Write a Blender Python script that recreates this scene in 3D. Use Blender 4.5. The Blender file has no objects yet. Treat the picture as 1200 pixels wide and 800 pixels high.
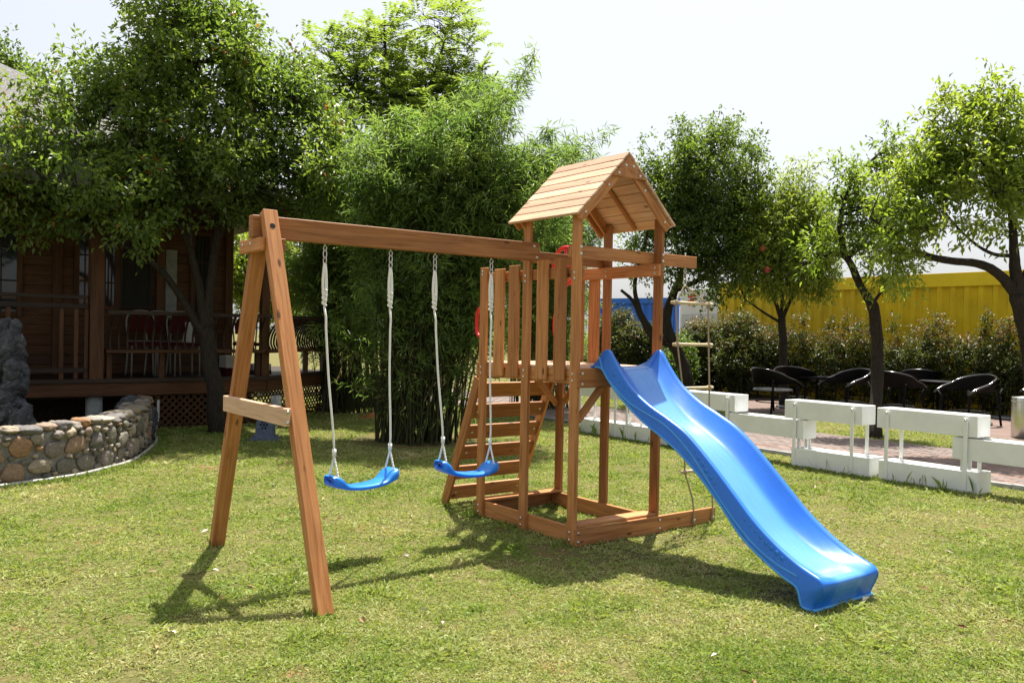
import bpy, bmesh, math, random
import numpy as np
from mathutils import Vector, Matrix, noise
random.seed(7); RNG = np.random.default_rng(11)
R = math.radians
sc = bpy.context.scene
COL = sc.collection

# ------------------------------------------------------------------ camera
F_PX, YAW, PIT, ROL = 1004.69, 2.4996, -0.0104, 0.0193
CAM = np.array([4.3103, -3.7696, 1.4202])
fw = np.array([math.cos(PIT)*math.cos(YAW), math.cos(PIT)*math.sin(YAW), math.sin(PIT)])
rt = np.array([math.sin(YAW), -math.cos(YAW), 0.0]); up = np.cross(rt, fw)
rt2 = rt*math.cos(ROL)+up*math.sin(ROL); up2 = -rt*math.sin(ROL)+up*math.cos(ROL)
cd = bpy.data.cameras.new('camera'); cam = bpy.data.objects.new('camera', cd); COL.objects.link(cam)
cd.sensor_fit = 'HORIZONTAL'; cd.sensor_width = 36; cd.lens = F_PX/1200*36
cd.clip_start = 0.05; cd.clip_end = 1500
M = Matrix.Identity(4)
for i in range(3):
    M[i][0] = rt2[i]; M[i][1] = up2[i]; M[i][2] = -fw[i]; M[i][3] = CAM[i]
cam.matrix_world = M
sc.camera = cam

# ------------------------------------------------------------------ sky, sun, exposure
SUN_AZ, SUN_EL = R(129.0), R(68.0)          # direction towards the sun, ccw from +X
w = bpy.data.worlds.new('World'); sc.world = w; w.use_nodes = True
nt = w.node_tree; nt.nodes.clear()
sky = nt.nodes.new('ShaderNodeTexSky'); sky.sky_type = 'NISHITA'; sky.sun_disc = False
sky.sun_elevation = SUN_EL; sky.sun_rotation = math.pi/2 - SUN_AZ
sky.air_density = 1.0; sky.dust_density = 4.0; sky.ozone_density = 1.0
hs = nt.nodes.new('ShaderNodeHueSaturation'); hs.inputs['Saturation'].default_value = 0.5
bg = nt.nodes.new('ShaderNodeBackground'); bg.inputs['Strength'].default_value = 0.088
wo = nt.nodes.new('ShaderNodeOutputWorld')
veil = nt.nodes.new('ShaderNodeMix'); veil.data_type = 'RGBA'; veil.inputs[0].default_value = 0.4   # thin even cloud veil over the whole sky
veil.inputs[7].default_value = (4.9, 5.0, 5.2, 1)
nt.links.new(sky.outputs[0], hs.inputs['Color']); nt.links.new(hs.outputs[0], veil.inputs[6]); nt.links.new(veil.outputs[2], bg.inputs['Color'])
nt.links.new(bg.outputs[0], wo.inputs['Surface'])
sd = bpy.data.lights.new('sun', 'SUN'); sd.energy = 5.0; sd.angle = R(0.55); sd.color = (1.0, 0.955, 0.87)
sun = bpy.data.objects.new('sun', sd); COL.objects.link(sun)
sdir = Vector((math.cos(SUN_EL)*math.cos(SUN_AZ), math.cos(SUN_EL)*math.sin(SUN_AZ), math.sin(SUN_EL)))
sun.rotation_euler = (-sdir).to_track_quat('-Z', 'Y').to_euler(); sun.location = (0, 0, 20)
sc.view_settings.view_transform = 'Standard'; sc.view_settings.look = 'None'
sc.view_settings.exposure = 1.16; sc.view_settings.gamma = 1.0; sc.view_settings.use_curve_mapping = False
sc.cycles.max_bounces = 7; sc.cycles.diffuse_bounces = 3; sc.cycles.transmission_bounces = 5
sc.cycles.transparent_max_bounces = 4; sc.cycles.glossy_bounces = 2
sc.cycles.use_denoising = True

# ------------------------------------------------------------------ pixel helpers (photo is 1200 x 800)
def ray(x, y): return fw + rt2*(x-600)/F_PX + up2*(400-y)/F_PX
def atd(x, y, D): return CAM + D*ray(x, y)
def gnd(x, y, z=0.0):
    d = ray(x, y); return CAM + d*((z-CAM[2])/d[2])
def onu(x, y, U):
    d = ray(x, y); return CAM + d*((U-CAM[0])/d[0])
def onv(x, y, V):
    d = ray(x, y); return CAM + d*((V-CAM[1])/d[1])

# ------------------------------------------------------------------ materials
class NT:
    def __init__(s, name):
        s.m = bpy.data.materials.new(name); s.m.use_nodes = True
        s.t = s.m.node_tree; s.t.nodes.clear()
        s.out = s.n('ShaderNodeOutputMaterial')
    def n(s, t, **k):
        x = s.t.nodes.new(t)
        for a, b in k.items(): setattr(x, a, b)
        return x
    def l(s, a, b): s.t.links.new(a, b)
    def ramp(s, fac, stops):
        r = s.n('ShaderNodeValToRGB'); e = r.color_ramp.elements
        while len(e) < len(stops): e.new(0.5)
        for i, (p, c) in enumerate(stops): e[i].position = p; e[i].color = (*c, 1)
        s.l(fac, r.inputs[0]); return r.outputs[0]
    def coord(s, kind='Object', scale=(1,1,1), rnd=0.0):
        tc = s.n('ShaderNodeTexCoord'); mp = s.n('ShaderNodeMapping'); mp.inputs['Scale'].default_value = scale
        s.l(tc.outputs[kind], mp.inputs[0])
        if rnd:
            oi = s.n('ShaderNodeObjectInfo'); m = s.n('ShaderNodeMath', operation='MULTIPLY'); m.inputs[1].default_value = rnd
            s.l(oi.outputs['Random'], m.inputs[0]); s.l(m.outputs[0], mp.inputs['Location'])
        return mp.outputs[0]
    def noise(s, vec, scale, detail=4, rough=0.55, dist=0.0):
        n = s.n('ShaderNodeTexNoise'); n.inputs['Scale'].default_value = scale; n.inputs['Detail'].default_value = detail
        n.inputs['Roughness'].default_value = rough; n.inputs['Distortion'].default_value = dist
        if vec: s.l(vec, n.inputs['Vector'])
        return n.outputs['Fac']
    def mix(s, fac, a, b, mode='MIX'):
        m = s.n('ShaderNodeMix', data_type='RGBA', blend_type=mode)
        for sock, v in ((m.inputs[0], fac), (m.inputs[6], a), (m.inputs[7], b)):
            if hasattr(v, 'links'): s.l(v, sock)
            else: sock.default_value = v if isinstance(v, (int, float)) else (*v, 1)
        return m.outputs[2]
    def bump(s, h, strength=0.3, dist=0.01):
        b = s.n('ShaderNodeBump'); b.inputs['Strength'].default_value = strength; b.inputs['Distance'].default_value = dist
        s.l(h, b.inputs['Height']); return b.outputs[0]
    def principled(s, color, rough=0.6, spec=0.4, metal=0.0, normal=None, out=True):
        p = s.n('ShaderNodeBsdfPrincipled')
        for k, v in (('Base Color', color), ('Roughness', rough), ('Specular IOR Level', spec), ('Metallic', metal)):
            if hasattr(v, 'links'): s.l(v, p.inputs[k])
            else: p.inputs[k].default_value = (*v, 1) if isinstance(v, tuple) else v
        if normal is not None: s.l(normal, p.inputs['Normal'])
        if out: s.l(p.outputs[0], s.out.inputs[0])
        return p

def wood(name, dark, mid, light, rough=0.55, spec=0.35, knots=True):
    k = NT(name)
    v = k.coord('Object', (1.2, 22, 22), 37.0)
    g = k.noise(v, 1.6, 6, 0.62, 1.2)
    c = k.ramp(g, [(0.28, dark), (0.5, mid), (0.75, light)])
    oi = k.n('ShaderNodeObjectInfo')
    tone = k.ramp(oi.outputs['Random'], [(0.0, (0.70, 0.66, 0.62)), (0.5, (1.0, 0.98, 0.96)), (1.0, (1.16, 1.18, 1.18))])
    c = k.mix(1.0, c, tone, 'MULTIPLY')
    big = k.noise(k.coord('Object', (1, 5, 5), 11.0), 2.2, 3, 0.5)
    c = k.mix(0.6, c, k.ramp(big, [(0.3, (0.72, 0.70, 0.68)), (0.65, (1.06, 1.04, 1.0))]), 'MULTIPLY')
    if knots:
        vo = k.n('ShaderNodeTexVoronoi'); vo.inputs['Scale'].default_value = 3.4
        k.l(k.coord('Object', (1, 2.6, 2.6), 19.0), vo.inputs['Vector'])
        kn = k.ramp(vo.outputs['Distance'], [(0.05, (1, 1, 1)), (0.12, (0, 0, 0))])
        c = k.mix(kn, c, (dark[0]*0.35, dark[1]*0.3, dark[2]*0.3))
    ro = k.ramp(g, [(0.3, (rough+0.12,)*3), (0.7, (rough-0.05,)*3)])
    k.principled(c, ro, spec, normal=k.bump(g, 0.22, 0.004)); return k.m

MAT = {}
MAT['wood'] = wood('stained_wood', (0.26, 0.092, 0.025), (0.45, 0.188, 0.060), (0.58, 0.28, 0.11))
MAT['wood_pale'] = wood('roof_wood', (0.47, 0.275, 0.165), (0.60, 0.385, 0.25), (0.69, 0.48, 0.33))
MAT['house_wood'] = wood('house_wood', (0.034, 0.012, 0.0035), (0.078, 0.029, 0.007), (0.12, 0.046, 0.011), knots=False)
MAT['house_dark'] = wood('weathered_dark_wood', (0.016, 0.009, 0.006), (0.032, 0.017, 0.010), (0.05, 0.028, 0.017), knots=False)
MAT['redwood'] = wood('red_painted_wood', (0.035, 0.009, 0.006), (0.06, 0.014, 0.008), (0.08, 0.022, 0.012), knots=False)

def plain(name, col, rough=0.5, spec=0.4, metal=0.0, var=0.0, scale=8, bump=0.0):
    k = NT(name)
    c = col; nrm = None
    if var:
        n = k.noise(k.coord('Object', (1, 1, 1), 13.0), scale, 5, 0.6)
        c = k.ramp(n, [(0.3, tuple(x*(1-var) for x in col)), (0.7, tuple(min(1, x*(1+var)) for x in col))])
        if bump: nrm = k.bump(n, bump, 0.01)
    k.principled(c, rough, spec, metal, nrm); return k.m
MAT['steel'] = plain('galvanised_steel', (0.62, 0.62, 0.60), 0.32, 0.5, 1.0, 0.1)
MAT['rope'] = None
MAT['red_plastic'] = plain('red_plastic', (0.62, 0.012, 0.015), 0.3, 0.5, 0, 0.1, 20)
MAT['white_metal'] = plain('white_painted_metal', (0.80, 0.81, 0.79), 0.42, 0.4, 0, 0.06, 5.0)
MAT['pvc'] = plain('grey_pvc', (0.36, 0.35, 0.32), 0.4, 0.4, 0, 0.12, 6)
MAT['rung'] = plain('varnished_rung', (0.55, 0.44, 0.27), 0.5, 0.4, 0, 0.15, 20)
MAT['black_rattan'] = plain('black_rattan', (0.004, 0.004, 0.0045), 0.6, 0.12, 0, 0.3, 40, 0.3)
MAT['rail_gloss'] = plain('glossy_black_rail', (0.008, 0.008, 0.009), 0.16, 0.9)
MAT['seat_grey'] = plain('grey_seat_weave', (0.16, 0.16, 0.165), 0.3, 0.6, 0, 0.2, 40)
MAT['concrete'] = plain('concrete', (0.26, 0.27, 0.265), 0.85, 0.2, 0, 0.2, 14, 0.4)
MAT['blue_stone'] = plain('blue_grey_stone', (0.10, 0.125, 0.175), 0.8, 0.25, 0, 0.35, 26, 0.6)
MAT['dark_hole'] = plain('dark_recess', (0.01, 0.01, 0.012), 0.8, 0.2)
MAT['glass'] = plain('dark_window_glass', (0.02, 0.025, 0.03), 0.06, 0.7)
MAT['screen'] = plain('dark_insect_screen', (0.012, 0.011, 0.010), 0.6, 0.3)
MAT['red_fabric'] = plain('red_fabric', (0.06, 0.006, 0.006), 0.8, 0.2, 0, 0.2, 30)
MAT['chair_metal'] = plain('tarnished_chair_metal', (0.22, 0.21, 0.19), 0.45, 0.4, 0, 0.2, 20)
MAT['white_cloth'] = plain('white_cloth', (0.55, 0.54, 0.51), 0.8, 0.2, 0, 0.08, 12)
MAT['soil'] = plain('dark_soil', (0.05, 0.032, 0.02), 0.95, 0.1, 0, 0.4, 30, 0.8)
MAT['blue_panel'] = plain('blue_container_paint', (0.025, 0.13, 0.52), 0.5, 0.3, 0, 0.1, 1.5)
MAT['yellow_panel'] = plain('yellow_container_paint', (0.66, 0.46, 0.012), 0.5, 0.3, 0, 0.16, 2.2)
MAT['yellow_rail'] = plain('yellow_rail_paint', (0.74, 0.54, 0.02), 0.5, 0.3, 0, 0.10, 1.2)
MAT['white_wall'] = plain('white_shed_wall', (0.62, 0.62, 0.61), 0.7, 0.2, 0, 0.06, 2)
MAT['grey_door'] = plain('grey_door_panel', (0.42, 0.44, 0.46), 0.6, 0.3, 0, 0.05, 2)
MAT['red_sign'] = plain('red_sign_paint', (0.55, 0.02, 0.02), 0.5, 0.3)

def mk_rope(name, col):
    k = NT(name)
    wv = k.n('ShaderNodeTexWave'); wv.wave_type = 'BANDS'; wv.bands_direction = 'DIAGONAL'; wv.inputs['Scale'].default_value = 55
    k.l(k.coord('Object', (1, 1, 1)), wv.inputs['Vector'])
    c = k.ramp(wv.outputs['Fac'], [(0.0, tuple(x*0.75 for x in col)), (0.5, col)])
    k.principled(c, 0.75, 0.25, normal=k.bump(wv.outputs['Fac'], 0.5, 0.003)); return k.m
MAT['rope'] = mk_rope('white_braided_rope', (0.92, 0.91, 0.88))
MAT['rope_tan'] = mk_rope('weathered_rope', (0.40, 0.33, 0.22))

def mk_slide(name='blue_polyethylene', ca=(0.008, 0.235, 0.80), cb=(0.011, 0.27, 0.86), glare_v=None):
    k = NT(name)
    n = k.noise(k.coord('Object'), 5, 4, 0.6)
    c = k.ramp(n, [(0.3, ca), (0.7, cb)])
    if glare_v is not None:      # glare on the trough floor, painted in as a paler streaked band
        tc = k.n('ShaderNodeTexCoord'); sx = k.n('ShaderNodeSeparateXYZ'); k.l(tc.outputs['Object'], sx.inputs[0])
        d1 = k.n('ShaderNodeMath', operation='SUBTRACT'); d1.inputs[1].default_value = glare_v; k.l(sx.outputs['Y'], d1.inputs[0])
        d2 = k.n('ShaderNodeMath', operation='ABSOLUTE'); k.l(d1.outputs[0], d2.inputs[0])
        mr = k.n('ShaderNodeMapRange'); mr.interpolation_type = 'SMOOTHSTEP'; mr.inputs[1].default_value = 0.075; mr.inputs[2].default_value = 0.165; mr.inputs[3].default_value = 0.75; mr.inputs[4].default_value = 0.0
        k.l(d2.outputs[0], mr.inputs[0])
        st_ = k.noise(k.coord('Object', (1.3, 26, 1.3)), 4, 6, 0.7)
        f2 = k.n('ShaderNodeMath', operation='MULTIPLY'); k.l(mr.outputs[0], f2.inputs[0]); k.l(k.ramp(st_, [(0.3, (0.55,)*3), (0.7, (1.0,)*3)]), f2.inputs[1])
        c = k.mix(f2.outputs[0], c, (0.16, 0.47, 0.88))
    sc_ = k.noise(k.coord('Object', (2, 9, 2)), 5, 6, 0.65)
    rg = k.ramp(sc_, [(0.3, (0.20,)*3), (0.75, (0.34,)*3)])
    p = k.principled(c, rg, 0.5, normal=k.bump(k.noise(k.coord('Object'), 90, 2), 0.05, 0.001), out=False)
    p.inputs['Specular IOR Level'].default_value = 0.5; p.inputs['Coat Weight'].default_value = 0.7; p.inputs['Coat Roughness'].default_value = 0.5
    tr = k.n('ShaderNodeBsdfTranslucent'); tr.inputs[0].default_value = (0.01, 0.16, 0.95, 1)
    ms = k.n('ShaderNodeMixShader'); ms.inputs[0].default_value = 0.28
    k.l(p.outputs[0], ms.inputs[1]); k.l(tr.outputs[0], ms.inputs[2]); k.l(ms.outputs[0], k.out.inputs[0]); return k.m
MAT['blue_plastic'] = mk_slide()
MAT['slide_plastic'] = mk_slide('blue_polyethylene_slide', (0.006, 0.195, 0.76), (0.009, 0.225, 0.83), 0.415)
MAT['blue_edge'] = mk_slide('blue_plastic_edge_highlight', (0.06, 0.40, 0.90), (0.09, 0.46, 0.92))  # same blue plastic, lightened: edge highlights painted into moulded lines and beads
MAT['seat_plastic'] = mk_slide('blue_seat_plastic', (0.008, 0.27, 0.80), (0.010, 0.30, 0.86))

def leaf_mat(name, stops, tstops, tfac=0.38, rough=0.42, spec=0.35):
    k = NT(name)
    a = k.n('ShaderNodeAttribute', attribute_name='tint')
    c = k.ramp(a.outputs['Fac'], stops); tcol = k.ramp(a.outputs['Fac'], tstops)
    p = k.principled(c, rough, spec, out=False)
    tr = k.n('ShaderNodeBsdfTranslucent'); k.l(tcol, tr.inputs[0])
    ms = k.n('ShaderNodeMixShader'); ms.inputs[0].default_value = tfac
    k.l(p.outputs[0], ms.inputs[1]); k.l(tr.outputs[0], ms.inputs[2]); k.l(ms.outputs[0], k.out.inputs[0]); return k.m
MAT['leaf_camphor'] = leaf_mat('camphor_leaves', [(0, (0.045, 0.085, 0.020)), (0.55, (0.092, 0.142, 0.032)), (0.93, (0.155, 0.195, 0.045)), (1.0, (0.26, 0.07, 0.02))],
                               [(0, (0.13, 0.24, 0.025)), (0.6, (0.26, 0.38, 0.04)), (0.93, (0.39, 0.47, 0.06)), (1.0, (0.4, 0.1, 0.02))], 0.43)
MAT['leaf_dark'] = leaf_mat('dark_tree_leaves', [(0, (0.032, 0.066, 0.016)), (0.6, (0.068, 0.112, 0.024)), (1, (0.115, 0.16, 0.036))],
                            [(0, (0.10, 0.19, 0.02)), (0.6, (0.21, 0.31, 0.03)), (1, (0.31, 0.40, 0.045))], 0.43)
MAT['leaf_bright'] = leaf_mat('bright_tree_leaves', [(0, (0.065, 0.115, 0.018)), (0.6, (0.12, 0.18, 0.028)), (1, (0.20, 0.24, 0.045))],
                              [(0, (0.19, 0.31, 0.02)), (0.6, (0.34, 0.46, 0.035)), (1, (0.47, 0.54, 0.06))], 0.47)
MAT['leaf_pinnate'] = leaf_mat('pinnate_leaves', [(0, (0.065, 0.11, 0.024)), (0.6, (0.12, 0.175, 0.036)), (1, (0.19, 0.235, 0.055))],
                               [(0, (0.19, 0.30, 0.03)), (0.6, (0.33, 0.45, 0.05)), (1, (0.45, 0.53, 0.08))], 0.48)
MAT['leaf_bamboo'] = leaf_mat('bamboo_leaves', [(0, (0.062, 0.115, 0.03)), (0.55, (0.118, 0.185, 0.046)), (0.93, (0.19, 0.245, 0.065)), (1, (0.32, 0.26, 0.13))],
                              [(0, (0.14, 0.26, 0.035)), (0.6, (0.27, 0.40, 0.065)), (0.93, (0.40, 0.50, 0.09)), (1, (0.35, 0.27, 0.12))], 0.5)
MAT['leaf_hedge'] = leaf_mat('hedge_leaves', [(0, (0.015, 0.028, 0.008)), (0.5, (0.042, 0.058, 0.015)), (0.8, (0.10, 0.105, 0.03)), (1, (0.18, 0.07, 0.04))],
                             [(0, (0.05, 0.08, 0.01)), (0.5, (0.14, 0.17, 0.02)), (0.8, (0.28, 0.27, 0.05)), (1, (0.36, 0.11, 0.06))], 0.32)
MAT['grass'] = leaf_mat('lawn_grass_blades', [(0, (0.11, 0.185, 0.026)), (0.45, (0.245, 0.312, 0.082)), (0.8, (0.385, 0.395, 0.165)), (1, (0.53, 0.47, 0.27))],
                        [(0, (0.18, 0.30, 0.02)), (0.45, (0.36, 0.45, 0.055)), (0.8, (0.5, 0.49, 0.12)), (1, (0.55, 0.47, 0.2))], 0.36, 0.6, 0.2)

def mk_bark(name, a, b):
    k = NT(name)
    n = k.noise(k.coord('Object', (9, 9, 2.2)), 5, 7, 0.7, 0.6)
    c = k.ramp(n, [(0.3, a), (0.7, b)])
    k.principled(c, 0.9, 0.15, normal=k.bump(n, 0.8, 0.02)); return k.m
MAT['bark'] = mk_bark('grey_brown_bark', (0.014, 0.011, 0.008), (0.052, 0.042, 0.032))
MAT['culm'] = mk_bark('bamboo_culm', (0.022, 0.026, 0.010), (0.07, 0.072, 0.030))

def mk_ground():
    k = NT('lawn_soil_and_turf')
    v = k.coord('Object')
    fine = k.noise(v, 38, 6, 0.7); mid = k.noise(v, 2.6, 5, 0.62, 0.4); big = k.noise(v, 0.55, 4, 0.6)
    g = k.ramp(fine, [(0.25, (0.05, 0.05, 0.018)), (0.5, (0.125, 0.115, 0.042)), (0.78, (0.25, 0.21, 0.10))])
    soil = k.ramp(fine, [(0.3, (0.10, 0.045, 0.022)), (0.7, (0.30, 0.15, 0.08))])
    msk = k.ramp(mid, [(0.60, (0, 0, 0)), (0.70, (1, 1, 1))])
    c = k.mix(msk, g, soil)
    c = k.mix(0.5, c, k.ramp(big, [(0.35, (0.78, 0.9, 0.7)), (0.65, (1.1, 1.02, 1.0))]), 'MULTIPLY')
    k.principled(c, 0.95, 0.1, normal=k.bump(fine, 0.7, 0.02)); return k.m
MAT['ground'] = mk_ground()

def mk_brick():
    k = NT('worn_pink_paver')
    oi = k.n('ShaderNodeObjectInfo')
    c = k.ramp(oi.outputs['Random'], [(0, (0.145, 0.105, 0.092)), (0.35, (0.20, 0.135, 0.112)), (0.7, (0.24, 0.175, 0.15)), (1, (0.165, 0.145, 0.138))])
    n = k.noise(k.coord('Object', (1, 1, 1), 31.0), 24, 6, 0.7)
    c = k.mix(0.7, c, k.ramp(n, [(0.3, (0.68, 0.68, 0.68)), (0.7, (1.12, 1.1, 1.08))]), 'MULTIPLY')
    k.principled(c, 0.9, 0.2, normal=k.bump(n, 0.5, 0.01)); return k.m
MAT['brick'] = mk_brick()
def mk_pave():
    k = NT('distant_pink_paving')
    v = k.coord('Object')
    b = k.n('ShaderNodeTexBrick'); b.inputs['Scale'].default_value = 1.0; b.inputs['Brick Width'].default_value = 0.2; b.inputs['Row Height'].default_value = 0.1
    b.inputs['Mortar Size'].default_value = 0.006; b.inputs['Color1'].default_value = (0.21, 0.14, 0.118, 1); b.inputs['Color2'].default_value = (0.16, 0.12, 0.105, 1)
    b.inputs['Mortar'].default_value = (0.12, 0.10, 0.085, 1); k.l(v, b.inputs['Vector'])
    n = k.noise(v, 3, 6, 0.7)
    c = k.mix(0.7, b.outputs['Color'], k.ramp(n, [(0.3, (0.7, 0.7, 0.7)), (0.7, (1.15, 1.12, 1.1))]), 'MULTIPLY')
    k.principled(c, 0.9, 0.2); return k.m
MAT['paving'] = mk_pave()

def mk_stone():
    k = NT('river_stone')
    oi = k.n('ShaderNodeObjectInfo')
    c = k.ramp(oi.outputs['Random'], [(0.0, (0.10, 0.095, 0.085)), (0.16, (0.20, 0.185, 0.15)), (0.30, (0.36, 0.30, 0.22)), (0.44, (0.19, 0.175, 0.14)),
                                      (0.55, (0.33, 0.18, 0.085)), (0.62, (0.26, 0.22, 0.19)), (0.80, (0.115, 0.115, 0.12)), (0.9, (0.45, 0.39, 0.30)), (1, (0.21, 0.16, 0.08))])
    n = k.noise(k.coord('Object', (1, 1, 1), 41.0), 3.5, 7, 0.65, 0.5)
    c = k.mix(0.8, c, k.ramp(n, [(0.3, (0.45, 0.44, 0.43)), (0.55, (1.0, 0.97, 0.93)), (0.75, (1.3, 1.22, 1.1))]), 'MULTIPLY')
    k.principled(c, 0.72, 0.3, normal=k.bump(n, 0.5, 0.02)); return k.m
MAT['stone'] = mk_stone()
MAT['mortar'] = plain('grey_mortar', (0.21, 0.20, 0.18), 0.95, 0.1, 0, 0.35, 30, 0.9)
def mk_rock():
    k = NT('eroded_grey_rock')
    n = k.noise(k.coord('Object'), 7, 8, 0.72, 0.8)
    c = k.ramp(n, [(0.32, (0.022, 0.023, 0.028)), (0.55, (0.075, 0.078, 0.086)), (0.75, (0.19, 0.195, 0.20))])
    k.principled(c, 0.85, 0.2, normal=k.bump(n, 0.9, 0.04)); return k.m
MAT['rock'] = mk_rock()
def mk_thatch():
    k = NT('grey_thatch')
    n = k.noise(k.coord('Object', (14, 14, 2.5)), 3, 7, 0.75, 0.7)
    c = k.ramp(n, [(0.3, (0.16, 0.15, 0.145)), (0.7, (0.47, 0.46, 0.45))])
    k.principled(c, 0.9, 0.15, normal=k.bump(n, 1.0, 0.05)); return k.m
MAT['thatch'] = mk_thatch()
def mk_drybits():
    k = NT('dry_leaf_litter')
    a = k.n('ShaderNodeAttribute', attribute_name='tint')
    c = k.ramp(a.outputs['Fac'], [(0, (0.16, 0.06, 0.03)), (0.4, (0.33, 0.22, 0.12)), (0.75, (0.42, 0.36, 0.27)), (1, (0.62, 0.58, 0.5))])
    k.principled(c, 0.8, 0.2); return k.m
MAT['litter'] = mk_drybits()

# ------------------------------------------------------------------ object helpers
WM = {}
def link(name, me, mat=None, parent=None, mw=None):
    o = bpy.data.objects.new(name, me); COL.objects.link(o)
    if mat is not None and me is not None and not me.materials: me.materials.append(MAT[mat] if isinstance(mat, str) else mat)
    mw = mw if mw is not None else Matrix.Identity(4)
    if parent is not None:
        o.parent = parent; o.matrix_local = WM[parent.name].inverted() @ mw
    else: o.matrix_local = mw
    WM[o.name] = mw; return o
def tag(o, label=None, cat=None, group=None, kind=None):
    if label: o['label'] = label
    if cat: o['category'] = cat
    if group: o['group'] = group
    if kind: o['kind'] = kind
    return o
def empty(name, loc, label, cat, group=None, rz=0.0):
    mw = Matrix.Translation(Vector(loc)) @ Matrix.Rotation(rz, 4, 'Z')
    o = link(name, None, None, None, mw); o.empty_display_size = 0.1
    return tag(o, label, cat, group)
def mesh(name, V, Fc, smooth=False):
    me = bpy.data.meshes.new(name); me.from_pydata([tuple(map(float, v)) for v in V], [], Fc); me.update()
    if smooth: me.polygons.foreach_set('use_smooth', [True]*len(me.polygons))
    return me
def children(o): return [c for c in bpy.data.objects if c.parent == o]
def copy_tree(o, mw, parent=None, kids=None):
    c = o.copy(); COL.objects.link(c)
    if parent is not None: c.parent = parent; c.matrix_local = o.matrix_local.copy(); WM[c.name] = WM[parent.name] @ o.matrix_local
    else: c.matrix_local = mw; WM[c.name] = mw
    for ch in o.children: copy_tree(ch, None, c)
    return c
_box = {}
def boxmesh(a, b, c, e=0.003):
    key = (round(a, 4), round(b, 4), round(c, 4), round(e, 4))
    if key in _box: return _box[key]
    a, b, c = a/2, b/2, c/2; e = min(e, a*0.4, b*0.4, c*0.4)
    V = []; idx = {}
    for sx in (-1, 1):
        for sy in (-1, 1):
            for sz in (-1, 1):
                for ax in range(3):
                    p = [sx*(a-e), sy*(b-e), sz*(c-e)]; p[ax] = (sx*a, sy*b, sz*c)[ax]
                    idx[(sx, sy, sz, ax)] = len(V); V.append(p)
    Fc = []
    S = (-1, 1)
    for ax in range(3):
        o1, o2 = [(1, 2), (2, 0), (0, 1)][ax]
        for s in S:
            q = []
            for (p1, p2) in ((-1, -1), (1, -1), (1, 1), (-1, 1)):
                t = [0, 0, 0]; t[ax] = s; t[o1] = p1; t[o2] = p2; q.append(idx[(*t, ax)])
            Fc.append(q if s > 0 else q[::-1])
    for ax in range(3):
        o1, o2 = [(1, 2), (2, 0), (0, 1)][ax]
        for s1 in S:
            for s2 in S:
                t0 = [0]*3; t1 = [0]*3
                t0[ax] = -1; t1[ax] = 1; t0[o1] = t1[o1] = s1; t0[o2] = t1[o2] = s2
                q = [idx[(*t0, o1)], idx[(*t1, o1)], idx[(*t1, o2)], idx[(*t0, o2)]]
                Fc.append(q)
    for sx in S:
        for sy in S:
            for sz in S:
                q = [idx[(sx, sy, sz, k)] for k in range(3)]; Fc.append(q)
    me = mesh('board', V, Fc)
    bm = bmesh.new(); bm.from_mesh(me); bmesh.ops.recalc_face_normals(bm, faces=bm.faces); bm.to_mesh(me); bm.free()
    _box[key] = me; return me
_mats = {}
def box(name, lo, hi, mat, parent=None, long=None, e=0.003):
    """axis-aligned board; local X is its long side so that the grain runs along it"""
    lo = Vector(lo); hi = Vector(hi); d = hi-lo; c = (lo+hi)/2
    ax = long if long is not None else max(range(3), key=lambda i: d[i])
    ex = Vector([1 if i == ax else 0 for i in range(3)]); ey = Vector([1 if i == (ax+1) % 3 else 0 for i in range(3)]); ez = ex.cross(ey)
    mw = Matrix((ex, ey, ez)).transposed().to_4x4(); mw.translation = c
    return _putbox(name, d[ax], d[(ax+1) % 3], d[(ax+2) % 3], mw, mat, parent, e)
def _putbox(name, a, b, c, mw, mat, parent, e):
    me = boxmesh(a, b, c, e); key = (me.name, mat)
    if key not in _mats:
        m2 = me if not me.materials else me.copy()
        if m2 is not me: m2.materials.clear()
        m2.materials.append(MAT[mat]); _mats[key] = m2
    return link(name, _mats[key], None, parent, mw)
def board(name, p0, p1, wdt, thk, wdir, mat, parent=None, e=0.003):
    """board from p0 to p1, its width along wdir"""
    p0 = Vector(p0); p1 = Vector(p1); ex = (p1-p0).normalized(); wd = Vector(wdir); ey = (wd-ex*wd.dot(ex)).normalized(); ez = ex.cross(ey)
    mw = Matrix((ex, ey, ez)).transposed().to_4x4(); mw.translation = (p0+p1)/2
    return _putbox(name, (p1-p0).length, wdt, thk, mw, mat, parent, e)
def spline(P, n):
    P = [np.array(p, float) for p in P]
    if len(P) == 2: return [P[0]+(P[1]-P[0])*t for t in np.linspace(0, 1, n)]
    P = [2*P[0]-P[1]] + P + [2*P[-1]-P[-2]]
    out = []; m = len(P)-3
    for t in np.linspace(0, m-1e-6, n):
        i = int(t); f = t-i; a, b, c, d = P[i:i+4]
        out.append(0.5*((2*b)+(c-a)*f+(2*a-5*b+4*c-d)*f*f+(3*b-a-3*c+d)*f**3))
    return out
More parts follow.
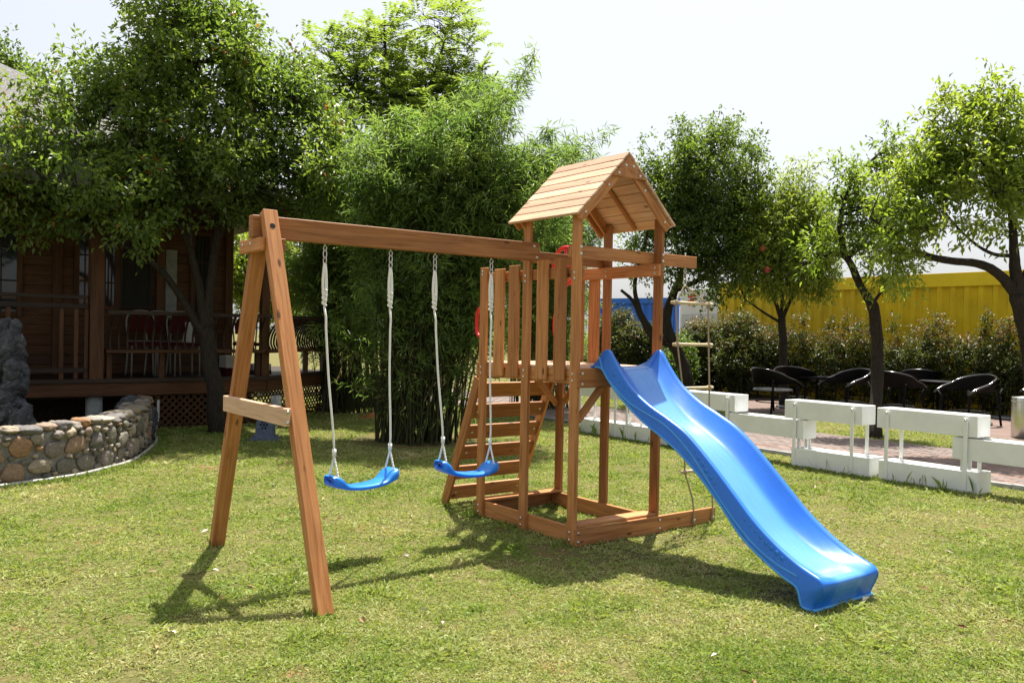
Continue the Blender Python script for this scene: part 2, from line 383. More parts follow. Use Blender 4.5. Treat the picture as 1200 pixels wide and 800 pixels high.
def tube(P, r, sides=8, cap=True, V=None, Fc=None, wob=0.0):
    V = [] if V is None else V; Fc = [] if Fc is None else Fc
    P = [Vector(p) for p in P]; n = len(P); rr = r if hasattr(r, '__len__') else [r]*n
    ref = None; b0 = len(V)
    for i, p in enumerate(P):
        t = (P[min(i+1, n-1)]-P[max(i-1, 0)]).normalized()
        if ref is None:
            ref = t.orthogonal().normalized()
        ref = (ref-t*ref.dot(t)).normalized(); bi = t.cross(ref)
        for k in range(sides):
            a = 2*math.pi*k/sides; q = rr[i]*(1+wob*(random.random()-0.5))
            V.append(p+(ref*math.cos(a)+bi*math.sin(a))*q)
    for i in range(n-1):
        for k in range(sides):
            k2 = (k+1) % sides
            Fc.append((b0+i*sides+k, b0+i*sides+k2, b0+(i+1)*sides+k2, b0+(i+1)*sides+k))
    if cap:
        Fc.append(tuple(b0+k for k in range(sides))[::-1]); Fc.append(tuple(b0+(n-1)*sides+k for k in range(sides)))
    return V, Fc
def tubeobj(name, P, r, mat, parent=None, sides=8, wob=0.0, smooth=True):
    V, Fc = tube(P, r, sides, wob=wob); return link(name, mesh(name, V, Fc, smooth), mat, parent, Matrix.Identity(4))
def addbox(V, Fc, lo, hi):
    b = len(V)
    for x in (lo[0], hi[0]):
        for y in (lo[1], hi[1]):
            for z in (lo[2], hi[2]): V.append((x, y, z))
    Fc += [tuple(b+i for i in q) for q in ((0, 1, 3, 2), (4, 6, 7, 5), (0, 4, 5, 1), (2, 3, 7, 6), (0, 2, 6, 4), (1, 5, 7, 3))]
def lathe(prof, n=24):
    V = []; Fc = []
    for r, z in prof:
        for k in range(n):
            a = 2*math.pi*k/n; V.append((r*math.cos(a), r*math.sin(a), z))
    for i in range(len(prof)-1):
        for k in range(n):
            k2 = (k+1) % n; Fc.append((i*n+k, i*n+k2, (i+1)*n+k2, (i+1)*n+k))
    Fc.append(tuple(range(n))[::-1]); Fc.append(tuple((len(prof)-1)*n+k for k in range(n)))
    return V, Fc

# ------------------------------------------------------------------ setting: ground, path, patio
me = mesh('ground', [(-400, -400, 0), (400, -400, 0), (400, 400, 0), (-400, 400, 0)], [(0, 1, 2, 3)])
tag(link('ground', me, 'ground'), kind='structure')
me = mesh('path', [(-16, 5.15, 0.004), (6, 5.05, 0.004), (6, 7.42, 0.004), (-16, 7.42, 0.004)], [(0, 1, 2, 3)])
path = tag(link('path', me, 'soil'), kind='structure')
me = mesh('patio', [(-14, 9.55, 0.008), (6, 9.45, 0.008), (6, 13.6, 0.008), (-14, 13.6, 0.008)], [(0, 1, 2, 3)])
tag(link('patio', me, 'paving'), kind='structure')
# pavers of the path: the nearest 300 are single pieces, the rest one joined piece
pav = []
row = 0
vv = 5.17
while vv < 7.40:
    uu = -15.9 + (0.1 if row % 2 else 0.0)
    while uu < 2.6:
        pav.append((uu+0.1, vv+0.05)); uu += 0.2
    vv += 0.1; row += 1
inview = [p for p in pav if -5.5 < p[0] < 1.25]
near = sorted([p for p in inview if p[0] > -3.2 and p[1] < 7.4], key=lambda p: (p[0]-4.31)**2+(p[1]+3.77)**2)[:300]
ns = set(near)
bme = boxmesh(0.192, 0.092, 0.03, 0.004); bme = bme.copy(); bme.materials.append(MAT['brick'])
for (x, y) in near:
    mw = Matrix.Translation((x, y, 0.014+random.uniform(-0.002, 0.003))) @ Matrix.Rotation(random.uniform(-0.012, 0.012), 4, 'Z')
    link('brick', bme, None, path, mw)
V = []; Fc = []
for (x, y) in pav:
    if (x, y) in ns: continue
    dz = random.uniform(-0.002, 0.003); addbox(V, Fc, (x-0.096, y-0.046, 0.0), (x+0.096, y+0.046, 0.028+dz))
o = link('paving_bricks', mesh('paving_bricks', V, Fc), 'brick', path); o['kind'] = 'stuff'
# kerb line of the path on the lawn side
V = []; Fc = []
x = -15.9
while x < 5.5:
    addbox(V, Fc, (x, 5.05, -0.02), (x+0.295, 5.12, 0.05+random.uniform(-0.004, 0.004))); x += 0.3
link('kerb', mesh('kerb', V, Fc), 'concrete', path)['kind'] = 'stuff'

# ------------------------------------------------------------------ the wooden play set
W, L, B = 0.812, 1.159, 0.618
PU, PV = 0.080, 0.028          # post section along u and v
ps = empty('play_set', (-0.5, 0.4, 0), 'wooden play set with gabled tower, swing beam and wavy blue slide', 'play set')
_bolt = {}
bv, bf = lathe([(0.0105, 0), (0.0105, 0.003), (0.007, 0.006), (0.002, 0.0068)], 10)
bolt_me = mesh('bolt', bv, bf, True); bolt_me.materials.append(MAT['steel'])
def bolt(parent, p, nrm):
    q = Vector(nrm).to_track_quat('Z', 'Y').to_matrix().to_4x4(); q.translation = Vector(p)
    link('bolt', bolt_me, None, parent, q)
posts = {}
EZ = 2.26
for nm, u0, side, top in (('A', -L, 0, 1.915), ('B', -B, 0, EZ), ('C', -PU, 0, EZ), ('D', -L, 1, 1.915), ('E', -B, 1, EZ), ('F', -PU, 1, EZ)):
    v0 = 0 if side == 0 else W-PV
    p = box('post', (u0, v0, 0), (u0+PU, v0+PV, top), 'wood', ps); posts[nm] = p
    if side == 0:
        for z in (0.035, 0.085, 1.105, 1.15):
            bolt(p, (u0+0.03, v0, z), (0, -1, 0))
        for z in ((1.86, 1.885) if nm == 'A' else (1.79, 1.83)):
            bolt(p, (u0+0.032, v0, z), (0, -1, 0))
for z in (1.955, 2.0): bolt(posts['C'], (0.0, 0.014, z), (1, 0, 0)); bolt(posts['F'], (0.0, W-0.014, z), (1, 0, 0))
# sandbox frame
box('sandbox_board', (-L+0.002, PV, 0.0), (-0.002, PV+0.024, 0.118), 'wood', ps)
box('sandbox_board', (-L+0.002, W-PV-0.024, 0.0), (-0.002, W-PV, 0.118), 'wood', ps)
fb = box('sandbox_board', (0, 0, 0.0), (0.022, W+0.593, 0.12), 'wood', ps)
box('sandbox_board', (-L-0.022, 0.0, 0.0), (-L, W, 0.12), 'wood', ps)
for z in (0.03, 0.09):
    bolt(fb, (0.022, 0.02, z), (1, 0, 0)); bolt(fb, (0.022, W-0.014, z), (1, 0, 0))
box('seat_plank', (-PU-0.045, PV+0.002, 0.1195), (-0.001, W-PV-0.002, 0.137), 'wood', ps)
box('seat_plank', (-L+0.002, PV+0.002, 0.1195), (-L+0.10, W-PV-0.002, 0.137), 'wood', ps)
# platform
box('rim_board', (-L, PV, 1.08), (-0.002, PV+0.024, 1.172), 'wood', ps)
box('rim_board', (-L, W-PV-0.024, 1.08), (-0.002, W-PV, 1.172), 'wood', ps)
rb = box('rim_board', (0, -0.004, 1.06), (0.022, W+0.004, 1.19), 'wood', ps)
for z in (1.085, 1.155): bolt(rb, (0.022, 0.03, z), (1, 0, 0)); bolt(rb, (0.022, W-0.03, z), (1, 0, 0))
rb2 = box('rim_board', (-L-0.022, -0.004, 1.06), (-L, W+0.004, 1.19), 'wood', ps)
n = 12
for i in range(n):
    a = -L+0.004+i*(L-0.006)/n
    box('deck_plank', (a, PV+0.001, 1.173), (a+(L-0.006)/n-0.005, W-PV-0.001, 1.195), 'wood_pale', ps)
# pickets and rails
for (u0, z0, z1) in ((-0.968, 1.094, 1.895), (-0.786, 1.096, 1.912), (-0.453, 1.096, 1.932), (-0.257, 1.10, 1.933)):
    box('picket', (u0, -0.001, z0), (u0+0.118, 0.019, z1), 'wood', ps)
    if u0 < -0.6: box('picket', (u0, W-0.021, z0), (u0+0.118, W-0.001, z1), 'wood', ps)
box('rail', (-L, PV+0.0005, 1.80), (0.0, PV+0.023, 1.875), 'wood', ps)
r2 = box('rail', (-L, W-PV-0.023, 1.845), (-0.002, W-PV-0.0005, 1.935), 'wood', ps)
for z in (1.87, 1.91): bolt(r2, (-0.045, W-PV-0.023, z), (0, -1, 0)); bolt(r2, (-0.56, W-PV-0.023, z), (0, -1, 0))
# front crossbeam that carries the rope ladder
box('crossbeam', (-PU-0.04, 0.002, 1.935), (-PU, W+0.442, 2.021), 'wood', ps)
box('crossbeam', (-B-0.03, 0.002, 1.935), (-B, W-0.002, 2.015), 'wood', ps)
# braces
board('brace', (-0.02, 0.03, 0.84), (-0.02, 0.25, 1.07), 0.055, 0.022, (0, 1, -1), 'wood', ps)
board('brace', (-0.02, W-0.03, 0.84), (-0.02, W-0.25, 1.07), 0.055, 0.022, (0, 1, 1), 'wood', ps)
board('brace', (-L+0.10, W-0.02, 0.86), (-L+0.30, W-0.02, 1.08), 0.055, 0.02, (1, 0, -1), 'wood', ps)
board('brace', (-L+0.03, W-0.04, 0.84), (-L+0.03, W-0.28, 1.07), 0.055, 0.022, (0, 1, 1), 'wood', ps)
# roof: rafters, gable panels, planks
UF, UB_, AP, EV = 0.042, -0.723, 2.685, 2.215
half = 0.475; VC = W/2
sl = math.hypot(half, AP-EV); ca, sa = half/sl, (AP-EV)/sl
NP = 8
for s in (-1, 1):
    dirv = Vector((0, s*ca, -sa)); nrm = Vector((0, s*sa, ca))
    apex = Vector((0, VC, AP))
    for i in range(NP):
        a = i*sl/NP+0.0006; b = (i+1)*sl/NP-0.0006
        if i == 0 and s == 1: a += 0.016
        c = apex+dirv*((a+b)/2)-nrm*0.009
        j = random.uniform(-0.004, 0.004)
        board('roof_plank', c+Vector((UB_+j, 0, 0)), c+Vector((UF+j, 0, 0)), b-a, 0.018, dirv+nrm*0.03, 'wood_pale', ps, 0.0045)
    for u0, u1 in ((UF-0.042, UF-0.020), (-B+0.001, -B+0.023), (UB_+0.035, UB_+0.057)):
        c0 = apex+dirv*(0.04 if u0 > -0.1 else 0.02)-nrm*0.053; c1 = apex+dirv*(sl-0.015)-nrm*0.053
        rf = board('rafter', c0+Vector(((u0+u1)/2, 0, 0)), c1+Vector(((u0+u1)/2, 0, 0)), 0.068, u1-u0, nrm, 'wood', ps)
        if u0 > -0.1:
            for t in (0.12, 0.3, sl-0.08): bolt(rf, apex+dirv*t-nrm*0.055+Vector((u1, 0, 0)), (1, 0, 0))
    c0 = apex+dirv*0.05-nrm*0.03+Vector((-0.33, 0, 0)); c1 = apex+dirv*(sl-0.03)-nrm*0.03+Vector((-0.33, 0, 0))
    board('batten', c0, c1, 0.035, 0.022, (1, 0, 0), 'wood', ps)
for u0 in (UF-0.019, UB_+0.012):
    t = 0.02; hgt = 0.155; hw = hgt*half/(AP-EV)
    zt = AP-0.028
    V = [(u0, VC, zt), (u0, VC-hw, zt-hgt), (u0, VC+hw, zt-hgt), (u0+t, VC, zt), (u0+t, VC-hw, zt-hgt), (u0+t, VC+hw, zt-hgt)]
    g = link('gable_panel', mesh('gable_panel', V, [(0, 1, 2), (3, 5, 4), (0, 3, 4, 1), (1, 4, 5, 2), (2, 5, 3, 0)]), 'wood', ps)
    if u0 > -0.1:
        for dv, dz in ((-0.1, -0.135), (0.1, -0.135), (-0.035, -0.075), (0.035, -0.075)): bolt(g, (u0+t, VC+dv, zt+dz), (1, 0, 0))
# ladder at the open end
u_t, u_b, z_t = -1.20, -1.655, 1.06
for v0 in (0.02, W-0.05):
    board('ladder_stringer', (u_b-0.01, v0+0.015, -0.0), (u_t-0.005, v0+0.015, z_t), 0.085, 0.028, (1, 0, 0), 'wood', ps)
ld = Vector((u_t-u_b, 0, z_t)).normalized(); ln = Vector((ld.z, 0, -ld.x))
for i in range(6):
    s = 0.115+i*0.188
    c = Vector((u_b, 0, 0))+ld*s+ln*0.012
    t = board('ladder_tread', (c.x, 0.0505, c.z), (c.x, W-0.0505, c.z), 0.125, 0.02, ld, 'wood', ps)
    for v0 in (0.09, W-0.09): bolt(t, (c.x+ln.x*0.0102, v0, c.z+ln.z*0.0102), ln)
# swing beam and A-frame
UB0, UB1 = -0.537, -0.473
beam = box('swing_beam', (UB0, -2.044, 1.933), (UB1, 0.04, 2.060), 'wood', ps)
for z in (1.957,): bolt(beam, (UB1, 0.012, z), (1, 0, 0))
for z in (2.035,): bolt(beam, (UB1, -0.012, z), (1, 0, 0))
VA0, VA1 = -2.0, -1.915
fl = board('swing_leg', (0.375, (VA0+VA1)/2, 0.0), (UB1+0.012, (VA0+VA1)/2, 2.083), VA1-VA0, 0.058, (0, 1, 0), 'wood', ps)
bl = board('swing_leg', (-1.277, (VA0+VA1)/2, 0.0), (UB0-0.012, (VA0+VA1)/2, 2.06), VA1-VA0, 0.058, (0, 1, 0), 'wood', ps)
lv, lf = lathe([(0.016, -0.001), (0.016, 0.0015), (0.004, 0.0016)], 14)
hm = mesh('bolt_hole', lv, lf); hm.materials.append(MAT['dark_hole'])
ldir = (Vector((UB1+0.012, 0, 2.083))-Vector((0.375, 0, 0))).normalized(); lnr = Vector((ldir.z, 0, -ldir.x))
q = lnr.to_track_quat('Z', 'Y').to_matrix().to_4x4(); q.translation = Vector((0.375, -1.957, 0))+ldir*2.14+lnr*0.029
link('bolt_hole', hm, None, fl, q)
for v0 in (VA0-0.034, VA1+0.001):
    cl = box('cleat', (-0.72, v0, 1.852), (-0.385, v0+0.033, 1.928), 'wood', ps)
    if v0 < -1.95:
        for u0 in (-0.66, -0.53): bolt(cl, (u0, v0, 1.9), (0, -1, 0))
cb = box('crossbar', (-0.965, VA0-0.034, 0.905), (0.02, VA0-0.001, 1.0), 'wood_pale', ps)
for z in (0.925, 0.98): bolt(cb, (0.02, VA0-0.018, z), (1, 0, 0))
# red grips and steering wheel
def handle(parent, u, v, z0, z1):
    P = [(u, v, z0), (u-0.03, v, z0+0.01), (u-0.05, v, z0+0.04), (u-0.055, v, (z0+z1)/2), (u-0.05, v, z1-0.04), (u-0.03, v, z1-0.01), (u, v, z1)]
    return tubeobj('grab_handle', spline(P, 24), 0.014, 'red_plastic', parent, 10)
handle(ps, -L-0.001, 0.014, 1.385, 1.60); handle(ps, -L-0.001, W-0.014, 1.385, 1.60)
wc = Vector((-0.985, W-0.10, 1.965))
P = [wc+Vector((0.15*math.cos(a), 0, 0.15*math.sin(a))) for a in np.linspace(0, 2*math.pi, 41)]
sw = tubeobj('steering_wheel', P, 0.016, 'red_plastic', ps, 10)
for a in (R(90), R(210), R(330)):
    tubeobj('spoke', [wc, wc+Vector((0.15*math.cos(a), 0, 0.15*math.sin(a)))], 0.012, 'red_plastic', sw)
tubeobj('hub', [wc+Vector((0, -0.02, 0)), wc+Vector((0, 0.052, 0))], 0.03, 'red_plastic', sw, 14)

# slide: stations along the run, each a cross-section
rim = [(-0.03, 1.205), (0.03, 1.255), (0.085, 1.31), (0.135, 1.312), (0.21, 1.215), (0.325, 1.095), (0.49, 0.99), (0.66, 0.915), (0.82, 0.835), (1.0, 0.695), (1.18, 0.535), (1.32, 0.410), (1.47, 0.305), (1.60, 0.235), (1.69, 0.200), (1.745, 0.180), (1.768, 0.150), (1.755, 0.105), (1.73, 0.05), (1.722, 0.012)]
flr = [(-0.03, 1.202), (0.03, 1.202), (0.085, 1.200), (0.15, 1.185), (0.24, 1.10), (0.35, 0.99), (0.51, 0.875), (0.68, 0.790), (0.83, 0.705), (1.0, 0.570), (1.17, 0.415), (1.31, 0.300), (1.47, 0.215), (1.60, 0.178), (1.69, 0.170), (1.745, 0.166), (1.770, 0.146), (1.755, 0.104), (1.73, 0.05), (1.722, 0.012)]
low = [(-0.03, 1.195), (0.03, 1.193), (0.085, 1.185), (0.15, 1.115), (0.25, 1.022), (0.35, 0.950), (0.49, 0.862), (0.66, 0.780), (0.80, 0.700), (0.95, 0.588), (1.10, 0.455), (1.25, 0.305), (1.40, 0.208), (1.53, 0.143), (1.605, 0.115), (1.63, 0.085), (1.64, 0.05), (1.655, 0.015), (1.69, 0.008), (1.715, 0.008)]
NS = 100
RS, FS, LS = spline(rim, NS), spline(flr, NS), spline(low, NS)
VS = 0.415; HW = 0.262
V = []; Fc = []; NC = None
for i in range(NS):
    r_, f_, l_ = RS[i], FS[i], LS[i]
    dep = max(r_[1]-f_[1], 0.0); k = min(1.0, dep/0.06)
    sec = [(-HW-0.012, l_[0], l_[1]), (-HW-0.006, l_[0], l_[1]+0.012), (-HW, r_[0], r_[1]-0.012), (-HW+0.006, r_[0], r_[1]-0.002), (-HW+0.018, r_[0], r_[1]),
           (-HW+0.030, r_[0], r_[1]-0.003*k), (-HW+0.040, r_[0], r_[1]-0.018*k)]
    hin = HW-0.040
    for q in (0.985, 0.95, 0.90, 0.84, 0.78, 0.72, 0.67, 0.63, 0.59, 0.55, 0.45, 0.30, 0.15, 0.0):
        t = max(0.0, (q-0.55)/0.45)**1.3      # flat floor, sloping side walls
        zt = r_[1]-0.018*k
        sec.append((-hin*q, r_[0]+(f_[0]-r_[0])*(1-t), f_[1]+(zt-f_[1])*t))
    full = sec + [(-a, b, c) for a, b, c in sec[:-1][::-1]]
    NC = len(full)
    for a, b, c in full: V.append((b, VS+a, c))
for i in range(NS-1):
    for j in range(NC-1):
        a = i*NC+j; Fc.append((a, a+NC, a+NC+1, a+1))
sme = mesh('slide', V, Fc, True)
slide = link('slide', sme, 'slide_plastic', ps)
slide['label'] = 'wavy blue moulded plastic slide'
md = slide.modifiers.new('thick', 'SOLIDIFY'); md.thickness = 0.006; md.offset = -1
# moulded lines and bubbles on both flanks of the slide
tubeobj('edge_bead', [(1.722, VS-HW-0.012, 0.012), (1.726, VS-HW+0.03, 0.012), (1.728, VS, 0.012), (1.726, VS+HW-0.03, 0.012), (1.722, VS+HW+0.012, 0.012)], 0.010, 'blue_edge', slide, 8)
for s in (-1, 1):
    vo = VS+s*(HW+0.010)
    pts = [(0.05, 1.27), (0.10, 1.17), (0.20, 1.08), (0.34, 0.985), (0.50, 0.925), (0.66, 0.865), (0.80, 0.775), (0.93, 0.66), (1.06, 0.52), (1.20, 0.385), (1.34, 0.275), (1.48, 0.205), (1.62, 0.165)]
    def flank(u, z, extra=0.0):
        i = min(range(NS), key=lambda i: abs(LS[i][0]-u)); j = min(range(NS), key=lambda i: abs(RS[i][0]-u))
        t = min(1, max(0, (z-LS[i][1])/max(0.02, RS[j][1]-LS[i][1])))
        return VS+s*(HW+0.006*(1-t)+0.0005+extra)
    sp = spline(pts, 60)
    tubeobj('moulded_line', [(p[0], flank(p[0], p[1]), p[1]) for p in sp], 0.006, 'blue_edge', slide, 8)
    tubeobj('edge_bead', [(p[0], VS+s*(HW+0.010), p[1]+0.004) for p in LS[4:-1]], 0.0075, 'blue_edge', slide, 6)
    bV = []; bF = []
    for (u, z, r) in [(0.20, 1.155, .010), (0.245, 1.115, .012), (0.30, 1.08, .009), (0.35, 1.055, .008), (0.86, 0.765, .007), (0.90, 0.735, .009), (0.93, 0.70, .012), (0.96, 0.67, .015), (0.99, 0.635, .017), (1.025, 0.60, .014), (1.05, 0.57, .011),
                      (1.27, 0.40, .007), (1.31, 0.375, .008), (1.345, 0.35, .010), (1.38, 0.325, .012), (1.415, 0.30, .014), (1.45, 0.28, .015), (1.485, 0.262, .016), (1.52, 0.24, .014), (1.37, 0.30, .007), (1.42, 0.265, .008), (1.47, 0.235, .008)]:
        b0 = len(bV); vc = flank(u, z, -0.001)
        for a in range(4):
            th = a/3*math.pi/2
            for kk in range(10):
                ph = 2*math.pi*kk/10; bV.append((u+r*math.cos(th)*math.cos(ph), vc+s*r*0.4*math.sin(th), z+r*math.cos(th)*math.sin(ph)))
        for a in range(3):
            for kk in range(10):
                k2 = (kk+1) % 10; bF.append((b0+a*10+kk, b0+a*10+k2, b0+(a+1)*10+k2, b0+(a+1)*10+kk))
    bme_ = mesh('moulded_bubbles', bV, [f if s > 0 else f[::-1] for f in bF], True)
    link('moulded_bubbles', bme_, 'blue_plastic', slide)['kind'] = 'stuff'

# ------------------------------------------------------------------ swings
def ring_pts(c, a, b, ra, rb, n=17): return [Vector(c)+Vector(a)*ra*math.cos(t)+Vector(b)*rb*math.sin(t) for t in np.linspace(0, 2*math.pi, n)]
def swing(label, hooks, ends, uo):
    ctr = (np.array(ends[0])+np.array(ends[1]))/2
    root = empty('swing', (ctr[0], ctr[1], ctr[2]), label, 'swing', 'swings hanging from the beam')
    e0, e1 = Vector(ends[0]), Vector(ends[1])
    ax = (e1-e0); half = ax.length/2+0.035; ax.normalize()
    sd_ = ax.cross(Vector((0, 0, 1))).normalized(); upv = sd_.cross(ax).normalized()
    c0 = (e0+e1)/2
    # seat
    V = []; Fc = []; N = 44; K = 16
    for i in range(N+1):
        s = -1+2*i/N; a = abs(s)
        base = -0.046+0.044*a**2.2
        rise = 0.042*(1/(1+math.exp(-(a-0.70)*24)))
        top = base+0.018+rise-0.012*max(0, (a-0.93)/0.07)**2; bot = base-0.012+0.010*max(0, (a-0.88)/0.12)**2
        wd = 0.078*(1-0.10*math.cos(s*math.pi/2))*(1-0.35*max(0, (a-0.86)/0.14)**2.5)
        for k in range(K):
            th = 2*math.pi*k/K; cx = math.copysign(abs(math.cos(th))**0.45, math.cos(th)); cz = math.copysign(abs(math.sin(th))**0.6, math.sin(th))
            V.append(c0+ax*(s*half)+sd_*(wd*cx)+upv*((top+bot)/2+(top-bot)/2*cz))
    for i in range(N):
        for k in range(K):
            k2 = (k+1) % K; Fc.append((i*K+k, i*K+k2, (i+1)*K+k2, (i+1)*K+k))
    Fc.append(tuple(range(K))); Fc.append(tuple(N*K+k for k in range(K))[::-1])
    link('seat', mesh('seat', V, Fc, True), 'seat_plastic', root)
    for h, e in zip(hooks, (e0, e1)):
        h = Vector(h); d = (e-h)
        V = []; Fc = []
        # eye bolt + snap hook
        for k, (c, ra, rb) in enumerate(((h+Vector((0, 0, 0.013)), 0.013, 0.016), (h-Vector((0, 0, 0.022)), 0.011, 0.026), (h-Vector((0, 0, 0.062)), 0.013, 0.022))):
            tube(ring_pts(c, (0, 1, 0) if k % 2 else (1, 0.3, 0), (0, 0, 1), ra, rb), 0.0034, 6, False, V, Fc)
        tube([h+Vector((0, 0, 0.025)), h+Vector((0, 0, 0.045))], 0.005, 6, True, V, Fc)
        link('snap_hook', mesh('snap_hook', V, Fc, True), 'steel', root)
        # rope
        V = []; Fc = []
        t0 = h-Vector((0, 0, 0.075)); yy = e+Vector((0, 0, 0.175))
        kn = t0-Vector((0, 0, 0.26))
        off = ax*0.010
        wv = lambda t, A=0.002: Vector((math.sin(t*9)*A, math.cos(t*7)*A, 0))
        tube(spline([t0+off*0.2, t0-Vector((0, 0, 0.08))+off, t0-Vector((0, 0, 0.18))+off*1.3, kn+off*0.3], 12), [0.0085]*12, 7, True, V, Fc)
        tube(spline([t0-off*0.2, t0-Vector((0, 0, 0.09))-off*1.1, t0-Vector((0, 0, 0.17))-off*0.9, kn+Vector((0, 0, 0.02))], 12), [0.0085]*12, 7, True, V, Fc)
        # knot
        hel = [kn+Vector((0, 0, 0.10-0.012*q/2))+Vector((math.cos(q*1.25)*0.011, math.sin(q*1.25)*0.011, 0)) for q in range(0, 17)]
        tube(hel, 0.0075, 6, True, V, Fc)
        q0 = kn; dd = yy-q0
        P = [q0+dd*t+wv(t)*(1 if 0 < t < 1 else 0) for t in np.linspace(0, 1, 14)]
        P[1] = P[1]+ax*0.005
        tube(P, 0.0068, 7, True, V, Fc)
        for s in (-1, 1):
            tube(spline([yy, yy-Vector((0, 0, 0.04))+sd_*s*0.010, e+sd_*s*0.05+Vector((0, 0, 0.025))], 10), 0.0062, 7, True, V, Fc)
        link('rope', mesh('rope', V, Fc, True), 'rope', root)
        tubeobj('rope_clamp', [yy+Vector((0, 0, 0.03)), yy-Vector((0, 0, 0.012))], 0.0125, 'white_metal', root, 12)
    return root
uh = (UB0+UB1)/2
hk = [onu(x, y, uh) for x, y in ((381, 289), (458, 295), (510, 297.5), (576, 304))]
for h in hk: h[2] = 1.892
def se(x, y, U): return onu(x, y, U)
swing('blue plastic swing seat beside the A-frame legs, on white ropes', hk[:2], (se(391, 566, uh+0.05), se(456.5, 557, uh-0.03)), 0)
swing('blue plastic swing seat beside the ladder and tower, on white ropes', hk[2:], (se(518.5, 548, uh+0.02), se(574, 548.5, uh)), 0)

# ------------------------------------------------------------------ rope ladder
UR = -PU-0.02
rl = empty('rope_ladder', (UR, 1.19, 0.05), 'rope ladder with varnished wooden rungs hanging beside the slide', 'rope ladder')
hook = Vector((UR, 1.145, 1.90)); V = []; Fc = []
for k, (dz, ra, rb_) in enumerate(((0.01, 0.012, 0.015), (-0.03, 0.012, 0.03), (-0.075, 0.016, 0.024))):
    tube(ring_pts(hook+Vector((0, 0, dz)), (0, 1, 0) if k != 1 else (1, 0, 0), (0, 0, 1), ra, rb_), 0.0038, 6, False, V, Fc)
tube([hook+Vector((0, 0, 0.02)), hook+Vector((0, 0, 0.045))], 0.005, 6, True, V, Fc)
tube([hook+Vector((0, 0, 0.115)), hook+Vector((0, 0, 0.145))], 0.006, 6, True, V, Fc)
link('snap_hook', mesh('snap_hook', V, Fc, True), 'steel', rl)
rung_px = [((787, 356.5), (834.5, 354.5)), ((789, 404), (834.5, 403.5)), ((796, 455), (835, 454)), ((799, 553), (832, 549))]
fr = [UR, UR+0.01, UR+0.03, 0.0]
rg = []
for (a, b), U in zip(rung_px, fr):
    p, q = onu(*a, U), onu(*b, U)
    zz = (p[2]+q[2])/2; p[2] = q[2] = zz
    rg.append((Vector(p), Vector(q)))
    tubeobj('rung', [p, q], 0.0125, 'rung', rl, 10)
apx = hook-Vector((0, 0, 0.10))
for s in (0, 1):
    at = [ (g[0]+(g[1]-g[0])*(0.10 if s == 0 else 0.90)) for g in rg ]
    end = Vector((0.03, 1.15 if s == 0 else 1.36, 0.045))
    pts = [apx, at[0], at[1]+Vector((0.002, 0, 0)), at[2], (at[2]+at[3])/2+Vector((0.0, 0.01, 0)), at[3], (at[3]+end)/2+Vector((0.01, 0.028 if s == 0 else 0.02, -0.02)), end+Vector((0.004, 0, 0.05)), end]
    full = []
    for i in range(len(pts)-1):
        for t in np.linspace(0, 1, 6, endpoint=False): full.append(pts[i]+(pts[i+1]-pts[i])*t)
    full.append(pts[-1])
    tubeobj('rope', full, 0.0066, 'rope_tan', rl, 7)
    for p in at[:]:
        tubeobj('rope_knot', [p+Vector((0, 0, -0.018)), p+Vector((0, 0, 0.018))], [0.0165, 0.0165], 'rope_tan', rl, 8)
    tubeobj('rope_knot', [end+Vector((0.0, 0, -0.016)), end+Vector((0, 0, 0.016))], 0.014, 'rope_tan', rl, 8)

# ------------------------------------------------------------------ planters
def planter_box(parent, u0, u1, v0, v1, z0, z1, name):
    t = 0.012; V = []; Fc = []
    ox = [(u0, v0), (u1, v0), (u1, v1), (u0, v1)]; ix = [(u0+t, v0+t), (u1-t, v0+t), (u1-t, v1-t), (u0+t, v1-t)]
    for x, y in ox: V.append((x, y, z0))
    for x, y in ox: V.append((x, y, z1))
    for x, y in ix: V.append((x, y, z1))
    for x, y in ix: V.append((x, y, z1-0.022))
    for i in range(4):
        j = (i+1) % 4
        Fc += [(i, j, 4+j, 4+i), (4+i, 4+j, 8+j, 8+i), (8+i, 8+j, 12+j, 12+i)]
    Fc += [(3, 2, 1, 0), (12, 13, 14, 15)]
    me = mesh(name, V, Fc); bm = bmesh.new(); bm.from_mesh(me); bmesh.ops.recalc_face_normals(bm, faces=bm.faces)
    bmesh.ops.bevel(bm, geom=[e for e in bm.edges if e.is_convex], offset=0.003, segments=1, affect='EDGES'); bm.to_mesh(me); bm.free()
    return link(name, me, 'white_metal', parent)
V0, V1 = 4.42, 4.69
def planter(u0, u1, label, a0=-0.05, a1=-0.04):
    r = empty('tiered_planter', ((u0+u1)/2, (V0+V1)/2, 0), label, 'planter', 'white planters lining the path')
    planter_box(r, u0, u1, V0, V1, 0.0, 0.205, 'lower_box')
    planter_box(r, u0+a0, u1+a1, V0+0.012, V1-0.002, 0.53, 0.73, 'upper_box')
    for uu in (u0+max(0.02, a0+0.10), u1+a1-0.115):
        for vv, s in ((V0, -1), (V1, 1)):
            y0, y1 = (vv-0.016, vv-0.0005) if s < 0 else (vv+0.0005, vv+0.016)
            p = box('post', (uu, y0, 0.0), (uu+0.035, y1, 0.705), 'white_metal', r, e=0.002)
            if s < 0: bolt(p, (uu+0.017, y0, 0.685), (0, -1, 0))
planter(-0.40, 0.57, 'white planter nearest the steel litter bin', -0.036, -0.016)
planter(-1.43, -0.50, 'white planter in front of the bent tree trunk', -0.106, -0.10)
planter(-3.13, -2.19, 'white planter partly behind the upper curve of the slide')
planter(-4.08, -3.15, 'white planter behind the front tower post and slide middle')
planter(-5.03, -4.10, 'white planter seen under the tower deck between posts')
